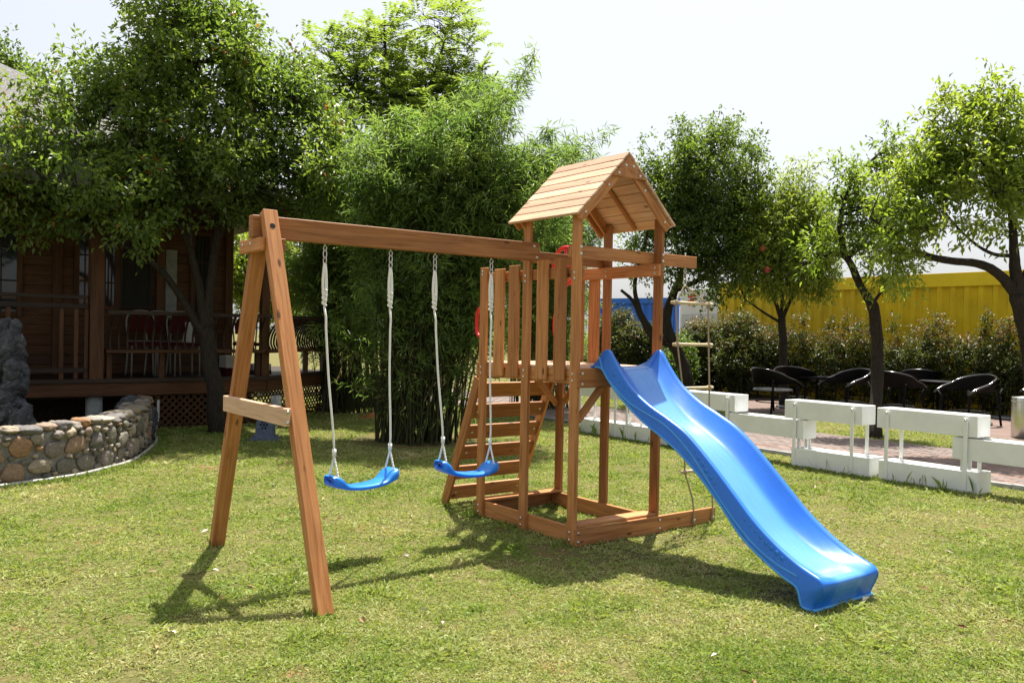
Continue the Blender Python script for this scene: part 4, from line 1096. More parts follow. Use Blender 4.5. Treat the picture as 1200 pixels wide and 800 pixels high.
# ------------------------------------------------------------------ things on the deck
def deck_chair():
    r = empty('folding_chair', (0, 0, 0), 'x', 'chair', 'red banquet chairs on the deck')
    V = []; Fc = []
    P = [(-0.19, 0.2, 0.0), (-0.17, 0.17, 0.45), (-0.19, 0.2, 0.80), (-0.12, 0.21, 0.92), (0, 0.21, 0.95), (0.12, 0.21, 0.92), (0.19, 0.2, 0.80), (0.17, 0.17, 0.45), (0.19, 0.2, 0.0)]
    tubeobj('frame', spline(P, 40), 0.013, 'chair_metal', r, 7)
    for s in (-1, 1): tubeobj('leg', [(s*0.18, -0.2, 0), (s*0.17, -0.18, 0.44)], 0.012, 'chair_metal', r, 7)
    for z in (0.5, 0.72): tubeobj('crossbar', [(-0.165, 0.18, z), (0.165, 0.18, z)], 0.009, 'chair_metal', r, 6)
    V = []; Fc = []
    out = [(-0.15, 0.62), (-0.16, 0.78), (-0.10, 0.88), (0, 0.905), (0.10, 0.88), (0.16, 0.78), (0.15, 0.62)]
    for y in (0.165, 0.205): V += [(x, y, z) for x, z in out]
    m = len(out); Fc = [tuple(range(m)), tuple(range(m, 2*m))[::-1]]+[(i, (i+1) % m, m+(i+1) % m, m+i) for i in range(m)]
    link('backrest', mesh('backrest', V, Fc), 'red_fabric', r)
    V = []; Fc = []; addbox(V, Fc, (-0.19, -0.2, 0.44), (0.19, 0.18, 0.49)); link('seat', mesh('seat', V, Fc), 'red_fabric', r)
    return r
dc = deck_chair()
for i, (x, du, lb) in enumerate(((167, 0.0, 'red-backed chair with white frame on deck, nearest the big timber post'), (191, 0.05, 'red-backed chair with white frame, middle one behind the deck bench'), (215, 0.0, 'red-backed chair with white frame on deck, beside the large tree trunk'), (290, 0.3, 'red-backed chair with white frame seen between tree trunk and A-frame legs'))):
    p = onu(x, 420, HU-0.75-du); mw = Matrix.Translation((p[0], p[1], DZ)) @ Matrix.Rotation(R(-90+180+random.uniform(-10, 10)), 4, 'Z')
    if i == 0: c = dc; c.matrix_local = mw; WM[c.name] = mw
    else: c = copy_tree(dc, mw)
    c['label'] = lb
for i, (x, y, lb, w1, h1, m_) in enumerate(((219, 385, 'folded white cloth propped on a chair seat on the deck', 0.16, 0.30, 'white_cloth'),)):
    p = onu(x, y, HU-0.70)
    V = []; Fc = []
    N = 8
    for i in range(N+1):
        for j in range(N+1):
            a, b = i/N, j/N; V.append((p[0]+0.05*math.sin(a*5+b*3)+0.07, p[1]+(a-0.5)*w1*(0.6+0.4*b), DZ+0.49+h1*(1-b)))
    for i in range(N):
        for j in range(N): q = i*(N+1)+j; Fc.append((q, q+1, q+N+2, q+N+1))
    o = link('cloth', mesh('cloth', V, Fc, True), m_); md = o.modifiers.new('t', 'SOLIDIFY'); md.thickness = 0.012; tag(o, lb, 'cloth')
for (x, y, U, sz, m1, m2, lb) in ((270, 425, HU-0.6, (0.3, 0.24, 0.30), 'white_cloth', 'red_fabric', 'white carton with a red base band on the deck beside tree trunk'), (303, 428, HU-0.95, (0.3, 0.3, 0.16), 'white_cloth', 'house_dark', 'low white and dark crate on the deck behind the A-frame')):
    p = onu(x, y, U); r = empty('carton', (p[0], p[1], DZ), lb, 'carton')
    box('lid', (p[0]-sz[0]/2, p[1]-sz[1]/2, DZ+sz[2]*0.4), (p[0]+sz[0]/2, p[1]+sz[1]/2, DZ+sz[2]), m1, r)
    box('base', (p[0]-sz[0]/2-.004, p[1]-sz[1]/2-.004, DZ), (p[0]+sz[0]/2+.004, p[1]+sz[1]/2+.004, DZ+sz[2]*0.395), m2, r)

# ------------------------------------------------------------------ vegetation engine
def unit(v): return v/np.maximum(np.linalg.norm(v, axis=-1, keepdims=True), 1e-9)
def leaf_mesh(name, P, A, N, Ln, Wd, T, fold=0.25):
    """P base, A axis, N approx normal, Ln/Wd sizes, T tint; folded diamond leaves"""
    n = len(P); A = unit(A); S = unit(np.cross(A, N)); Nn = np.cross(S, A)
    Ln = Ln[:, None]; Wd = Wd[:, None]
    V = np.empty((n, 4, 3)); V[:, 0] = P; V[:, 2] = P+A*Ln-Nn*Ln*0.10
    V[:, 1] = P+A*Ln*0.45+S*Wd*0.5+Nn*Wd*fold; V[:, 3] = P+A*Ln*0.45-S*Wd*0.5+Nn*Wd*fold
    return tri_mesh(name, V.reshape(-1, 3), np.repeat(T, 4), np.arange(n)[:, None]*4+np.array([0, 1, 2, 0, 2, 3]))
def tri_mesh(name, V, T, I):
    I = I.reshape(-1).astype(np.int32); me = bpy.data.meshes.new(name)
    me.vertices.add(len(V)); me.vertices.foreach_set('co', V.astype(np.float32).reshape(-1))
    me.loops.add(len(I)); me.loops.foreach_set('vertex_index', I)
    m = len(I)//3; me.polygons.add(m); me.polygons.foreach_set('loop_start', np.arange(0, 3*m, 3, dtype=np.int32))
    at = me.attributes.new('tint', 'FLOAT', 'POINT'); at.data.foreach_set('value', np.clip(T, 0, 1).astype(np.float32))
    me.update(calc_edges=True); me.validate(); return me
def rdir(n): return unit(RNG.normal(size=(n, 3)))
def crown_points(ells, per_area, rs_, depth_k=1.0):
    """sub-clump centres inside the given image ellipses (px,py,rx,ry,D[,dens]) -> world points, radii"""
    C = []; Rr = []
    for e in ells:
        x, y, rx, ry, D = e[:5]; dens = e[5] if len(e) > 5 else 1.0
        a, b = rx*D/F_PX, ry*D/F_PX; c = (a+b)/2*depth_k
        n = max(3, int(per_area*dens*a*b*c*4.19))
        q = rdir(n)*(RNG.random((n, 1))**0.42)
        ctr = atd(x, y, D); P = ctr+q[:, :1]*a*rt2+q[:, 1:2]*b*up2+q[:, 2:3]*c*fw
        C.append(P); Rr.append(RNG.uniform(rs_[0], rs_[1], n))
    return np.concatenate(C), np.concatenate(Rr)
def sprigs(C, Rr, per, leaves, Lr, Wr, tint, spread=0.11, droop=0.35, tvar=0.25):
    n = len(C); idx = np.repeat(np.arange(n), per); m = len(idx)
    dirs = rdir(m); sp = C[idx]+dirs*Rr[idx][:, None]*(0.35+0.65*RNG.random((m, 1)))
    ctone = RNG.normal(0, 0.10, n)[idx]
    od = unit(dirs+np.array([0, 0, 0.25]))
    j = np.repeat(np.arange(m), leaves); k = len(j)
    P = sp[j]+od[j]*RNG.uniform(-spread, spread, (k, 1))+RNG.normal(0, spread*0.42, (k, 3))
    A = unit(od[j]*0.7+rdir(k)*0.9+np.array([0, 0, -droop]))
    N = unit(np.array([0, 0, 1.0])+rdir(k)*0.75)
    Ln = RNG.uniform(Lr[0], Lr[1], k); Wd = RNG.uniform(Wr[0], Wr[1], k)
    T = tint+ctone[j]+RNG.normal(0, tvar*0.55, k)
    return P, A, N, Ln, Wd, T, sp, od
def limbs_mesh(name, limbs, twigs, parent, mat='bark'):
    V = []; Fc = []
    for pts, r0, r1, sides in limbs:
        n = max(6, len(pts)*5); S = spline(pts, n)
        rr = [r0+(r1-r0)*(i/(n-1))**0.85 for i in range(n)]
        S = [s+np.array([noise.noise(Vector(s)*2.1), noise.noise(Vector(s)*2.1+Vector((9, 0, 0))), 0])*rr[i]*0.5*(1 if i else 0) for i, s in enumerate(S)]
        tube(S, rr, sides, True, V, Fc, 0.14)
    for a, b, r in twigs:
        a = np.array(a); b = np.array(b); mid = (a+b)/2+RNG.normal(0, 0.06, 3)*np.linalg.norm(b-a)+np.array([0, 0, 0.05])
        tube(spline([a, mid, b], 5), [r, r*0.8, r*0.62, r*0.45, r*0.25], 4, False, V, Fc)
    return link(name, mesh(name, V, Fc, True), mat, parent)
def nearest_nodes(limbs):
    nodes = []
    for pts, r0, r1, s in limbs:
        S = spline(pts, 24)
        for i, p in enumerate(S):
            if i > 5: nodes.append((p, r0+(r1-r0)*i/23))
    return np.array([p for p, _ in nodes]), np.array([r for _, r in nodes])
def tree(name, label, base, limbs, ells, mat, per_area=7, per=7, leaves=12, Lr=(0.06, 0.09), Wr=(0.028, 0.04), rs_=(0.22, 0.42), tint=0.45, cat='tree', group=None, extra=None, droop=0.35, spread=0.11, twig=1.0, depth_k=1.0):
    r = empty(name, (base[0], base[1], 0), label, cat, group)
    per_area = per_area*4.6; per = int(per*1.6)
    C, Rr = crown_points(ells, per_area, rs_, depth_k)
    keep = C[:, 2] > 0.25; C, Rr = C[keep], Rr[keep]
    P, A, N, Ln, Wd, T, sp, od = sprigs(C, Rr, per, leaves, Lr, Wr, tint, spread, droop)
    keep = P[:, 2] > 0.06; P, A, N, Ln, Wd, T = [q[keep] for q in (P, A, N, Ln, Wd, T)]
    me = leaf_mesh('crown', P, A, N, Ln, Wd, T); link('crown', me, mat, r)
    nd, nr = nearest_nodes(limbs)
    tw = []; cnt = 0
    for c in C:
        i = np.argmin(((nd-c)**2).sum(1)+0.4*np.maximum(0, nd[:, 2]-c[2])); a = nd[i]
        tw.append((a, c, min(0.02, nr[i]*0.6)*twig))
    for k in range(0, len(sp), 5):
        c = C[k//per]; tw.append((c, sp[k], 0.0055*twig))
    limbs_mesh('trunk', limbs, tw, r)
    return r
def PX(D, *pts): return [atd(x, y, D) for x, y in pts]
def PXD(*pts): return [atd(x, y, D) for x, y, D in pts]

# big camphor tree in front of the deck
bt = gnd(256, 507)
b3 = np.array([bt[0], bt[1], -0.05])
limbs = [([b3]+PXD((250, 440, 11.45), (243, 385, 11.5)), 0.13, 0.095, 12),
         (PXD((246, 400, 11.5), (222, 365, 11.4), (190, 318, 11.2), (150, 290, 10.9), (110, 262, 10.7)), 0.065, 0.022, 9),
         (PXD((243, 390, 11.5), (232, 330, 11.45), (222, 285, 11.3), (205, 255, 11.2), (180, 200, 11.2), (160, 120, 11.3)), 0.07, 0.016, 9),
         (PXD((244, 390, 11.5), (248, 320, 11.55), (255, 270, 11.6), (250, 200, 11.7), (238, 120, 11.6), (230, 40, 11.5)), 0.075, 0.016, 9),
         (PXD((255, 280, 11.6), (285, 220, 11.7), (320, 160, 11.8), (345, 120, 11.8)), 0.05, 0.015, 8),
         (PXD((224, 290, 11.3), (222, 240, 11.2), (225, 180, 11.1)), 0.04, 0.015, 7)]
ells = [(205, 22, 62, 40, 11.6), (235, 80, 90, 50, 11.6), (150, 105, 70, 50, 11.3), (315, 115, 70, 50, 11.8), (95, 140, 55, 42, 11.1), (45, 175, 60, 45, 10.7), (105, 215, 85, 50, 10.6), (25, 225, 45, 45, 10.6),
        (70, 258, 60, 22, 10.4, 0.8), (150, 245, 48, 32, 10.4), (205, 160, 75, 45, 11.2), (290, 190, 85, 50, 11.6), (370, 175, 38, 55, 11.9), (345, 235, 60, 32, 11.9), (165, 278, 26, 12, 10.3), (260, 45, 40, 35, 11.7), (215, -40, 70, 35, 11.6), (275, 240, 40, 14, 11.4, .6), (100, 90, 30, 20, 11.4), (205, 228, 30, 16, 10.9, .7), (395, 195, 36, 60, 11.6), (375, 130, 34, 34, 12.2), (330, 75, 40, 26, 12.0)]
tree('camphor_tree', 'large broad camphor tree growing at the corner of the deck', bt, limbs, ells, 'leaf_camphor', 3.3, 7, 13, (0.065, 0.10), (0.032, 0.048), tint=0.52, depth_k=1.6)

# pinnate-leaved tree behind the bamboo
def pinnate_tree(name, label, base, limbs, ells, mat, per_area, per, tint):
    r = empty(name, (base[0], base[1], 0), label, 'tree')
    C, Rr = crown_points(ells, per_area*4.0, (0.22, 0.42), 1.1)
    n = len(C); idx = np.repeat(np.arange(n), per); m = len(idx); dirs = rdir(m)
    sp = C[idx]+dirs*Rr[idx][:, None]*0.8; ax = unit(dirs+np.array([0, 0, 0.55])+rdir(m)*0.3); tone = RNG.normal(0, .1, n)[idx]
    Ps, As, Ns, Ls, Ws, Ts = [], [], [], [], [], []
    for k in range(8):
        for s in (-1, 1):
            t = 0.06+k*0.045
            ctr = sp+ax*t+np.array([0, 0, -1.0])*(t**2)*0.9
            side = unit(np.cross(ax, np.array([0, 0, 1.0])))
            Ps.append(ctr); As.append(unit(side*s+ax*0.55+np.array([0, 0, -0.25])+rdir(m)*0.15)); Ns.append(unit(np.array([0, 0, 1.0])+rdir(m)*0.3))
            Ls.append(RNG.uniform(0.095, 0.135, m)); Ws.append(RNG.uniform(0.034, 0.046, m)); Ts.append(tint+tone+RNG.normal(0, .1, m)+0.15*(C[idx][:, 2]-5.5)/2)
    cc = np.concatenate
    link('crown', leaf_mesh('crown', cc(Ps), cc(As), cc(Ns), cc(Ls), cc(Ws), cc(Ts)), mat, r)
    nd, nr = nearest_nodes(limbs)
    tw = [(nd[np.argmin(((nd-c)**2).sum(1))], c, 0.014) for c in C]+[(C[i], s, 0.006) for i, s in zip(idx[::2], sp[::2])]
    limbs_mesh('trunk', limbs, tw, r)
g = atd(455, 470, 15.5); g[2] = 0
limbs = [([g]+PX(15.5, (460, 350), (462, 250), (470, 150)), 0.14, 0.07, 10), (PX(15.5, (465, 220), (430, 130), (390, 70)), 0.05, 0.015, 7), (PX(15.5, (470, 160), (455, 90), (450, 30)), 0.05, 0.015, 7), (PX(15.5, (470, 170), (505, 100), (525, 30)), 0.05, 0.015, 7)]
pinnate_tree('ash_tree', 'tall bright green tree with feathery compound leaves behind the bamboo', g, limbs,
             [(382, 62, 26, 34, 15.5), (452, 45, 36, 34, 15.5), (522, 32, 34, 30, 15.4), (395, 110, 45, 38, 15.3), (465, 105, 60, 45, 15.4), (535, 95, 34, 45, 15.3), (500, 140, 70, 30, 15.2)], 'leaf_pinnate', 5.2, 8, 0.5)

# bamboo clumps
def bamboo(label, base, rad, top_e, Dr, ncu, nlow, specials=(), tone0=0.46):
    bb = empty('bamboo_clump', (base[0], base[1], 0), label, 'bamboo', 'bamboo clumps behind the swings')
    wt = np.array([e[2]*e[3] for e in top_e], float); wt /= wt.sum()
    V = []; Fc = []; LP, LA, LN, LL, LW, LT = [], [], [], [], [], []
    for c in range(ncu):
        a = random.uniform(0, 2*math.pi); rr = math.sqrt(random.random())
        b = np.array([base[0]+rad[0]*rr*math.cos(a), base[1]+rad[1]*rr*math.sin(a), 0.0])
        spec = c < len(specials)
        if spec: (x, y), D = specials[c]
        else:
            e = top_e[RNG.choice(len(top_e), p=wt)]; ph = random.uniform(0, 2*math.pi); q = math.sqrt(random.random())
            x, y, D = e[0]+e[2]*q*math.cos(ph), e[1]+e[3]*q*math.sin(ph), random.uniform(*Dr)
        tip = atd(x, y, D)
        low_c = c >= ncu-nlow
        if low_c: tip = b+np.array([random.uniform(-0.75, 0.75), random.uniform(-0.75, 0.75), random.uniform(1.2, 2.4)])
        hv = tip-b; n = 16
        S = spline([b, b+hv*np.array([0.16, 0.16, 0.32]), b+hv*np.array([0.42, 0.42, 0.66]), b+hv*np.array([0.70, 0.70, 0.90]), tip], n)
        r0 = random.uniform(0.008, 0.015); tube(S, [r0*(1-0.85*i/(n-1)) for i in range(n)], 5, False, V, Fc)
        S = np.array(S); tone = random.gauss(0, 0.13)
        nb = 34 if spec else (44 if not low_c else 30)
        for k in range(nb):
            t = random.random()**0.72; t = (0.16 if low_c else 0.27)+(0.84 if low_c else 0.73)*t
            f = t*(n-1); i = min(n-2, int(f)); p = S[i]*(1-(f-i))+S[i+1]*(f-i)
            bl_ = (0.16 if spec else 0.58)*(1.2-0.8*t)+0.08
            d = unit(RNG.normal(size=3)*np.array([1, 1, 0.35])+np.array([0, 0, 0.35])); e_ = p+d*bl_*random.uniform(0.3, 1)
            tube([p, e_], [0.003, 0.001], 3, False, V, Fc)
            m = random.randint(9, 14); btone = random.gauss(0, 0.08)
            P = p+(e_-p)*RNG.uniform(0.3, 1.0, (m, 1))+RNG.normal(0, 0.035, (m, 3))
            LP.append(P); LA.append(unit(d*0.7+RNG.normal(size=(m, 3))*0.55+np.array([0, 0, -0.42]))); LN.append(unit(np.array([0, 0, 1.0])+RNG.normal(size=(m, 3))*0.45))
            LL.append(RNG.uniform(0.08, 0.165, m)); LW.append(RNG.uniform(0.012, 0.020, m))
            dead = 0.6 if (p[2] < 1.1 and random.random() < 0.18) else 0.0
            LT.append(np.clip(tone0+tone+btone+RNG.normal(0, 0.12, m), 0, 0.92)+dead)
    link('culms', mesh('culms', V, Fc, True), 'culm', bb)['kind'] = 'stuff'
    P = np.concatenate(LP); kz = P[:, 2] > 0.05
    link('foliage', leaf_mesh('foliage', P[kz], np.concatenate(LA)[kz], np.concatenate(LN)[kz], np.concatenate(LL)[kz], np.concatenate(LW)[kz], np.concatenate(LT)[kz]), 'leaf_bamboo', bb)['kind'] = 'stuff'
bamboo('dense tall bamboo clump directly behind the two swings', (-5.3, 1.92), (0.62, 0.55),
       [(430, 200, 50, 55), (480, 185, 60, 55), (530, 175, 60, 55), (580, 180, 60, 55), (620, 215, 50, 45), (655, 195, 30, 25), (560, 130, 40, 40), (600, 250, 60, 40), (640, 250, 40, 40), (430, 260, 50, 50)],
       (10.2, 12.4), 178, 24, [((632, 58), 11.2), ((624, 82), 11.3), ((716, 155), 11.0), ((700, 170), 11.0), ((612, 110), 11.3), ((585, 105), 11.2), ((548, 112), 11.4), ((505, 118), 11.1), ((470, 125), 11.3), ((440, 140), 11.2), ((655, 150), 11.1), ((675, 165), 11.3), ((600, 140), 10.9)])
g = gnd(405, 482)
bamboo('bamboo clump by the deck corner and stair, partly behind the other', (g[0], g[1]), (0.5, 0.5), [(395, 200, 40, 60), (360, 240, 40, 50), (420, 230, 45, 70), (370, 300, 40, 40), (440, 300, 40, 50), (345, 320, 25, 30)], (13.2, 15.0), 85, 12, (), 0.5)
g = gnd(632, 478)
bamboo('bamboo clump seen through the tower pickets, beyond the ladder', (g[0], g[1]), (0.6, 0.6), [(600, 220, 50, 50), (650, 230, 45, 45), (690, 245, 35, 50), (640, 300, 60, 50), (690, 310, 30, 45), (600, 320, 40, 60), (665, 190, 40, 25)], (13.8, 15.5), 95, 22, (), 0.5)

# small trunk and mulch mound beside the stair
g = gnd(446, 487)
limbs = [([np.array([g[0], g[1], -0.02])]+PXD((440, 440, 14.1), (428, 390, 14.2), (420, 330, 14.3), (415, 270, 14.4)), 0.075, 0.03, 9)]
tree('young_tree', 'slender young tree standing between the stair and the bamboo', g, limbs, [(405, 300, 40, 50, 14.4), (425, 350, 35, 35, 14.4), (385, 330, 30, 35, 14.6)], 'leaf_dark', 5, 7, 12, tint=0.42)

# dark round tree behind the tower
g = gnd(806, 470)
limbs = [([np.array([g[0], g[1], -0.05])]+PXD((806, 450, 17.6), (800, 425, 17.6), (785, 400, 17.6)), 0.14, 0.11, 11),
         (PXD((788, 405, 17.6), (764, 395, 17.5), (752, 372, 17.4), (741, 352, 17.4), (728, 340, 17.3)), 0.075, 0.03, 8),
         (PXD((778, 400, 17.5), (762, 385, 17.5), (750, 362, 17.4), (744, 330, 17.4), (760, 270, 17.4)), 0.08, 0.03, 8),
         (PXD((786, 402, 17.6), (780, 375, 17.7), (788, 345, 17.8), (800, 318, 17.8), (820, 250, 17.8), (832, 180, 17.8)), 0.13, 0.03, 9),
         (PXD((792, 340, 17.8), (830, 320, 17.8), (862, 270, 17.9), (872, 220, 17.9)), 0.06, 0.02, 7)]
ells = [(832, 172, 48, 30, 17.8), (785, 190, 38, 32, 17.6), (875, 195, 28, 30, 17.9), (820, 220, 80, 40, 17.7), (770, 245, 28, 42, 17.5), (860, 250, 48, 38, 17.9), (815, 275, 75, 40, 17.6), (845, 315, 45, 32, 17.6), (795, 310, 50, 22, 17.5, 0.7), (745, 305, 26, 24, 17.4, .8)]
tree('evergreen_tree', 'rounded dark green tree with forked trunk behind the tower roof', g, limbs, ells, 'leaf_dark', 3.6, 7, 12, (0.07, 0.10), (0.034, 0.05), (0.3, 0.5), 0.5)

# bright tree with pink blossoms
g = gnd(918, 477)
limbs = [([np.array([g[0], g[1], -0.05])]+PXD((918, 430, 17.6), (916, 372, 17.6)), 0.10, 0.075, 10), (PXD((916, 376, 17.6), (906, 345, 17.6), (900, 300, 17.6)), 0.05, 0.02, 7),
         (PXD((916, 374, 17.6), (930, 345, 17.6), (945, 310, 17.6)), 0.05, 0.02, 7), (PXD((915, 378, 17.6), (895, 366, 17.5), (872, 350, 17.5)), 0.035, 0.015, 7), (PXD((916, 370, 17.6), (918, 300, 17.6), (925, 240, 17.6)), 0.04, 0.015, 7)]
ells = [(920, 240, 40, 26, 17.6), (892, 262, 36, 32, 17.5), (948, 265, 36, 34, 17.6), (915, 295, 55, 36, 17.5), (950, 312, 34, 26, 17.5, .8), (885, 315, 34, 24, 17.4), (925, 325, 50, 20, 17.4), (870, 300, 24, 26, 17.4), (965, 290, 24, 30, 17.5), (945, 210, 24, 14, 17.6, .5), (918, 218, 18, 10, 17.6, .6)]
t4 = tree('blossom_tree', 'light green slender-leaved tree with a few pink flowers by the patio', g, limbs, ells, 'leaf_bright', 5.5, 8, 13, (0.085, 0.125), (0.026, 0.036), (0.28, 0.48), 0.72, droop=0.5)
for (x, y) in ((894, 291), (899, 316)):
    c = atd(x, y, 16.9); V = []; Fc = []
    for q in range(30):
        d = Vector(rdir(1)[0]); p = Vector(c)+d*0.035; t_ = d.orthogonal().normalized()*0.026; s_ = d.cross(t_); b = len(V)
        V += [p-t_-s_, p+t_-s_, p+t_+s_+d*0.02, p-t_+s_]; Fc.append((b, b+1, b+2, b+3))
    link('blossom', mesh('blossom', V, Fc), 'blossom' if 'blossom' in MAT else plain('pink_blossom', (0.55, 0.10, 0.10), 0.7, 0.2), t4)

# bent-trunk tree on the grass strip
g = gnd(1026, 513)
limbs = [([np.array([g[0], g[1], -0.05])]+PXD((1027, 440, 12.9), (1024, 372, 12.9), (1018, 352, 12.9)), 0.095, 0.08, 11),
         (PXD((1022, 362, 12.9), (1008, 335, 12.9), (992, 302, 12.9), (968, 298, 12.9), (940, 310, 13.0)), 0.068, 0.035, 9),
         (PXD((990, 300, 12.9), (985, 260, 12.9), (1000, 210, 12.9), (1030, 180, 13.0)), 0.05, 0.015, 7),
         (PXD((1020, 356, 12.9), (1030, 345, 12.9), (1040, 330, 12.8)), 0.035, 0.012, 6)]
ells = [(1010, 215, 34, 30, 12.9), (1050, 190, 34, 26, 13.1), (990, 255, 26, 32, 12.8), (1035, 250, 38, 35, 12.9), (1005, 290, 30, 18, 12.8, .5), (1030, 300, 24, 20, 12.8, .3), (1032, 325, 14, 14, 12.7, .3), (960, 285, 24, 20, 12.9, .8)]
tree('bent_tree', 'tree with a sharply bent bare trunk growing from the grass strip', g, limbs, ells, 'leaf_bright', 7.0, 7, 11, (0.075, 0.115), (0.028, 0.040), (0.22, 0.4), 0.40)

# spreading tree by the bin
b6 = np.array([*gnd(1216, 540)[:2], -0.05])
D6 = 11.0
limbs = [([b6]+PX(D6, (1210, 430), (1203, 380), (1193, 345)), 0.12, 0.10, 11), (PX(D6, (1196, 352), (1175, 325), (1150, 310), (1110, 305), (1070, 296), (1048, 292), (1036, 270), (1020, 255)), 0.075, 0.018, 9),
         (PX(D6, (1194, 350), (1190, 310), (1188, 280), (1182, 230), (1165, 160)), 0.09, 0.02, 9), (PX(D6, (1188, 300), (1160, 296), (1130, 275), (1100, 240)), 0.03, 0.01, 7), (PX(D6, (1194, 345), (1215, 290), (1240, 220)), 0.07, 0.02, 8), (PX(D6, (1180, 240), (1150, 190), (1120, 150)), 0.03, 0.01, 6)]
ells = [(1150, 115, 48, 26, 11.2), (1185, 150, 48, 40, 11.1), (1120, 165, 34, 26, 11.1), (1095, 215, 46, 32, 10.9), (1140, 220, 55, 32, 11.0), (1190, 215, 45, 38, 11.0), (1070, 255, 36, 28, 10.9), (1110, 265, 44, 20, 10.8, .6), (1165, 262, 40, 22, 10.9, .6), (1230, 180, 50, 60, 11.2), (1085, 195, 34, 34, 11.1, 1.3), (1058, 235, 36, 30, 11.0, 1.2), (1105, 145, 24, 24, 11.2), (1125, 115, 28, 20, 11.2), (1140, 180, 40, 30, 11.0, 1.3), (1045, 285, 26, 16, 10.9, .5), (1060, 305, 12, 14, 10.8, .3)]
tree('spreading_tree', 'spreading pale green tree with a long level limb beside the bin', b6, limbs, ells, 'leaf_bright', 6.6, 7, 11, (0.075, 0.11), (0.03, 0.042), (0.2, 0.36), 0.66)

# trees behind the house and deck
g = atd(285, 430, 19); limbs = [([np.array([g[0], g[1], 0])]+PX(19, (285, 370), (280, 320)), 0.1, 0.05, 8), (PX(19, (283, 360), (340, 330), (370, 300)), 0.05, 0.02, 6)]
tree('garden_tree', 'sunlit yellow-green tree seen through the deck behind the A-frame', g, limbs, [(280, 325, 32, 40, 19), (320, 345, 40, 38, 19.2), (360, 325, 38, 40, 19.3), (300, 290, 60, 26, 19.5), (400, 350, 30, 50, 19.5)], 'leaf_bright', 4, 7, 12, (0.09, 0.13), (0.045, 0.06), (0.3, 0.5), 0.75)
g = atd(10, 300, 17); g[2] = 0; limbs = [([g]+PX(17, (12, 200), (15, 90)), 0.15, 0.05, 8)]
tree('garden_tree', 'dark green tree rising behind the thatched roof ridge', g, limbs, [(15, 80, 26, 20, 17), (-20, 80, 40, 40, 17), (35, 98, 14, 10, 17), (-30, 130, 50, 40, 17)], 'leaf_dark', 4, 7, 12, (0.08, 0.11), (0.04, 0.055), (0.3, 0.5), 0.45)

# hedge in front of the yellow container and the shrubs behind the slide
def shrub(name, label, boxes, mat, n, Lr, Wr, base, cat='shrub', group=None, red=0.0, stems=20):
    """boxes: list of (centre, radii) ellipsoids, leaves on sprigs through the volume"""
    r = empty(name, base, label, cat, group)
    C = []; rel = []
    vol = np.array([a[1][0]*a[1][1]*a[1][2] for a in boxes]); cnt = np.maximum(8, (n*vol/vol.sum()).astype(int))
    for (c, rad), m in zip(boxes, cnt):
        q = rdir(m)*(RNG.random((m, 1))**0.33); C.append(np.array(c)+q*np.array(rad)); rel.append(q[:, 2])
    C = np.concatenate(C); rel = np.concatenate(rel); k = C[:, 2] > 0.1; C = C[k]; rel = rel[k]
    P, A, N, Ln, Wd, T, sp, od = sprigs(C, np.full(len(C), 0.09), 2, 9, Lr, Wr, 0.36, 0.07, 0.05)
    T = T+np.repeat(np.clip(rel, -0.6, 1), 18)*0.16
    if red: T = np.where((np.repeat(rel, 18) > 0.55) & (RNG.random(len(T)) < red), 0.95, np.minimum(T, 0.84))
    k = P[:, 2] > 0.03
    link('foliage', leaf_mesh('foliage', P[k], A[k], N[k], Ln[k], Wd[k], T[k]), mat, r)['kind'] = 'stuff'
    V = []; Fc = []
    for i in range(stems):
        c = C[RNG.integers(len(C))]; bx = boxes[RNG.integers(len(boxes))][0]
        b = np.array([c[0]+random.uniform(-.15, .15), c[1]+random.uniform(-.1, .1), 0]); tube(spline([b, (b+c)/2+RNG.normal(0, .05, 3), c], 6), [0.014, 0.012, 0.010, 0.008, 0.006, 0.003], 5, False, V, Fc)
    link('stems', mesh('stems', V, Fc, True), 'bark', r)['kind'] = 'stuff'; return r
bx = []
u = -10.1
while u < 1.5:
    hgt = random.uniform(0.78, 0.98); rr = random.uniform(0.34, 0.5)
    bx.append(((u, 13.35+random.uniform(-.08, .08), hgt), (rr, 0.42, hgt+random.uniform(-0.02, 0.1))))
    if random.random() < 0.5: bx.append(((u+random.uniform(-.2, .2), 13.4, 1.75), (0.07, 0.07, 0.34)))
    u += 0.36
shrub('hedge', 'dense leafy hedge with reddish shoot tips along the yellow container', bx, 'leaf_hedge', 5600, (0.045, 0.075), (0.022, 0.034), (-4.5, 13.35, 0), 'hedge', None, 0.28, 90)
def px_shrub(label, es, red=0.0, n=700, mat='leaf_hedge', name='garden_shrub'):
    bs = []
    for (x, y, rx, ry, D) in es:
        c = atd(x, y, D); bs.append((c, (rx*D/F_PX, rx*D/F_PX, ry*D/F_PX)))
    c = bs[0][0]; shrub(name, label, bs, mat, n, (0.05, 0.085), (0.025, 0.038), (c[0], c[1], 0), 'shrub', None, red, 12)
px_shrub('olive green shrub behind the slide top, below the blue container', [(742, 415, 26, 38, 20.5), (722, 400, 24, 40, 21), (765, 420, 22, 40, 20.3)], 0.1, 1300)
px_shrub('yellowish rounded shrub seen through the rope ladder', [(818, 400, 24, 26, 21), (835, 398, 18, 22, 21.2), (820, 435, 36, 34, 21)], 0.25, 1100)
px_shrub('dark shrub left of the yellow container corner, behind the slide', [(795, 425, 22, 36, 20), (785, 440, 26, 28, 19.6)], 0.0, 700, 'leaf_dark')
px_shrub('dark bushy shrub at the corner post of the yellow container', [(868, 405, 26, 40, 20.4), (862, 430, 26, 36, 20), (885, 420, 20, 34, 20)], 0.15, 1200)
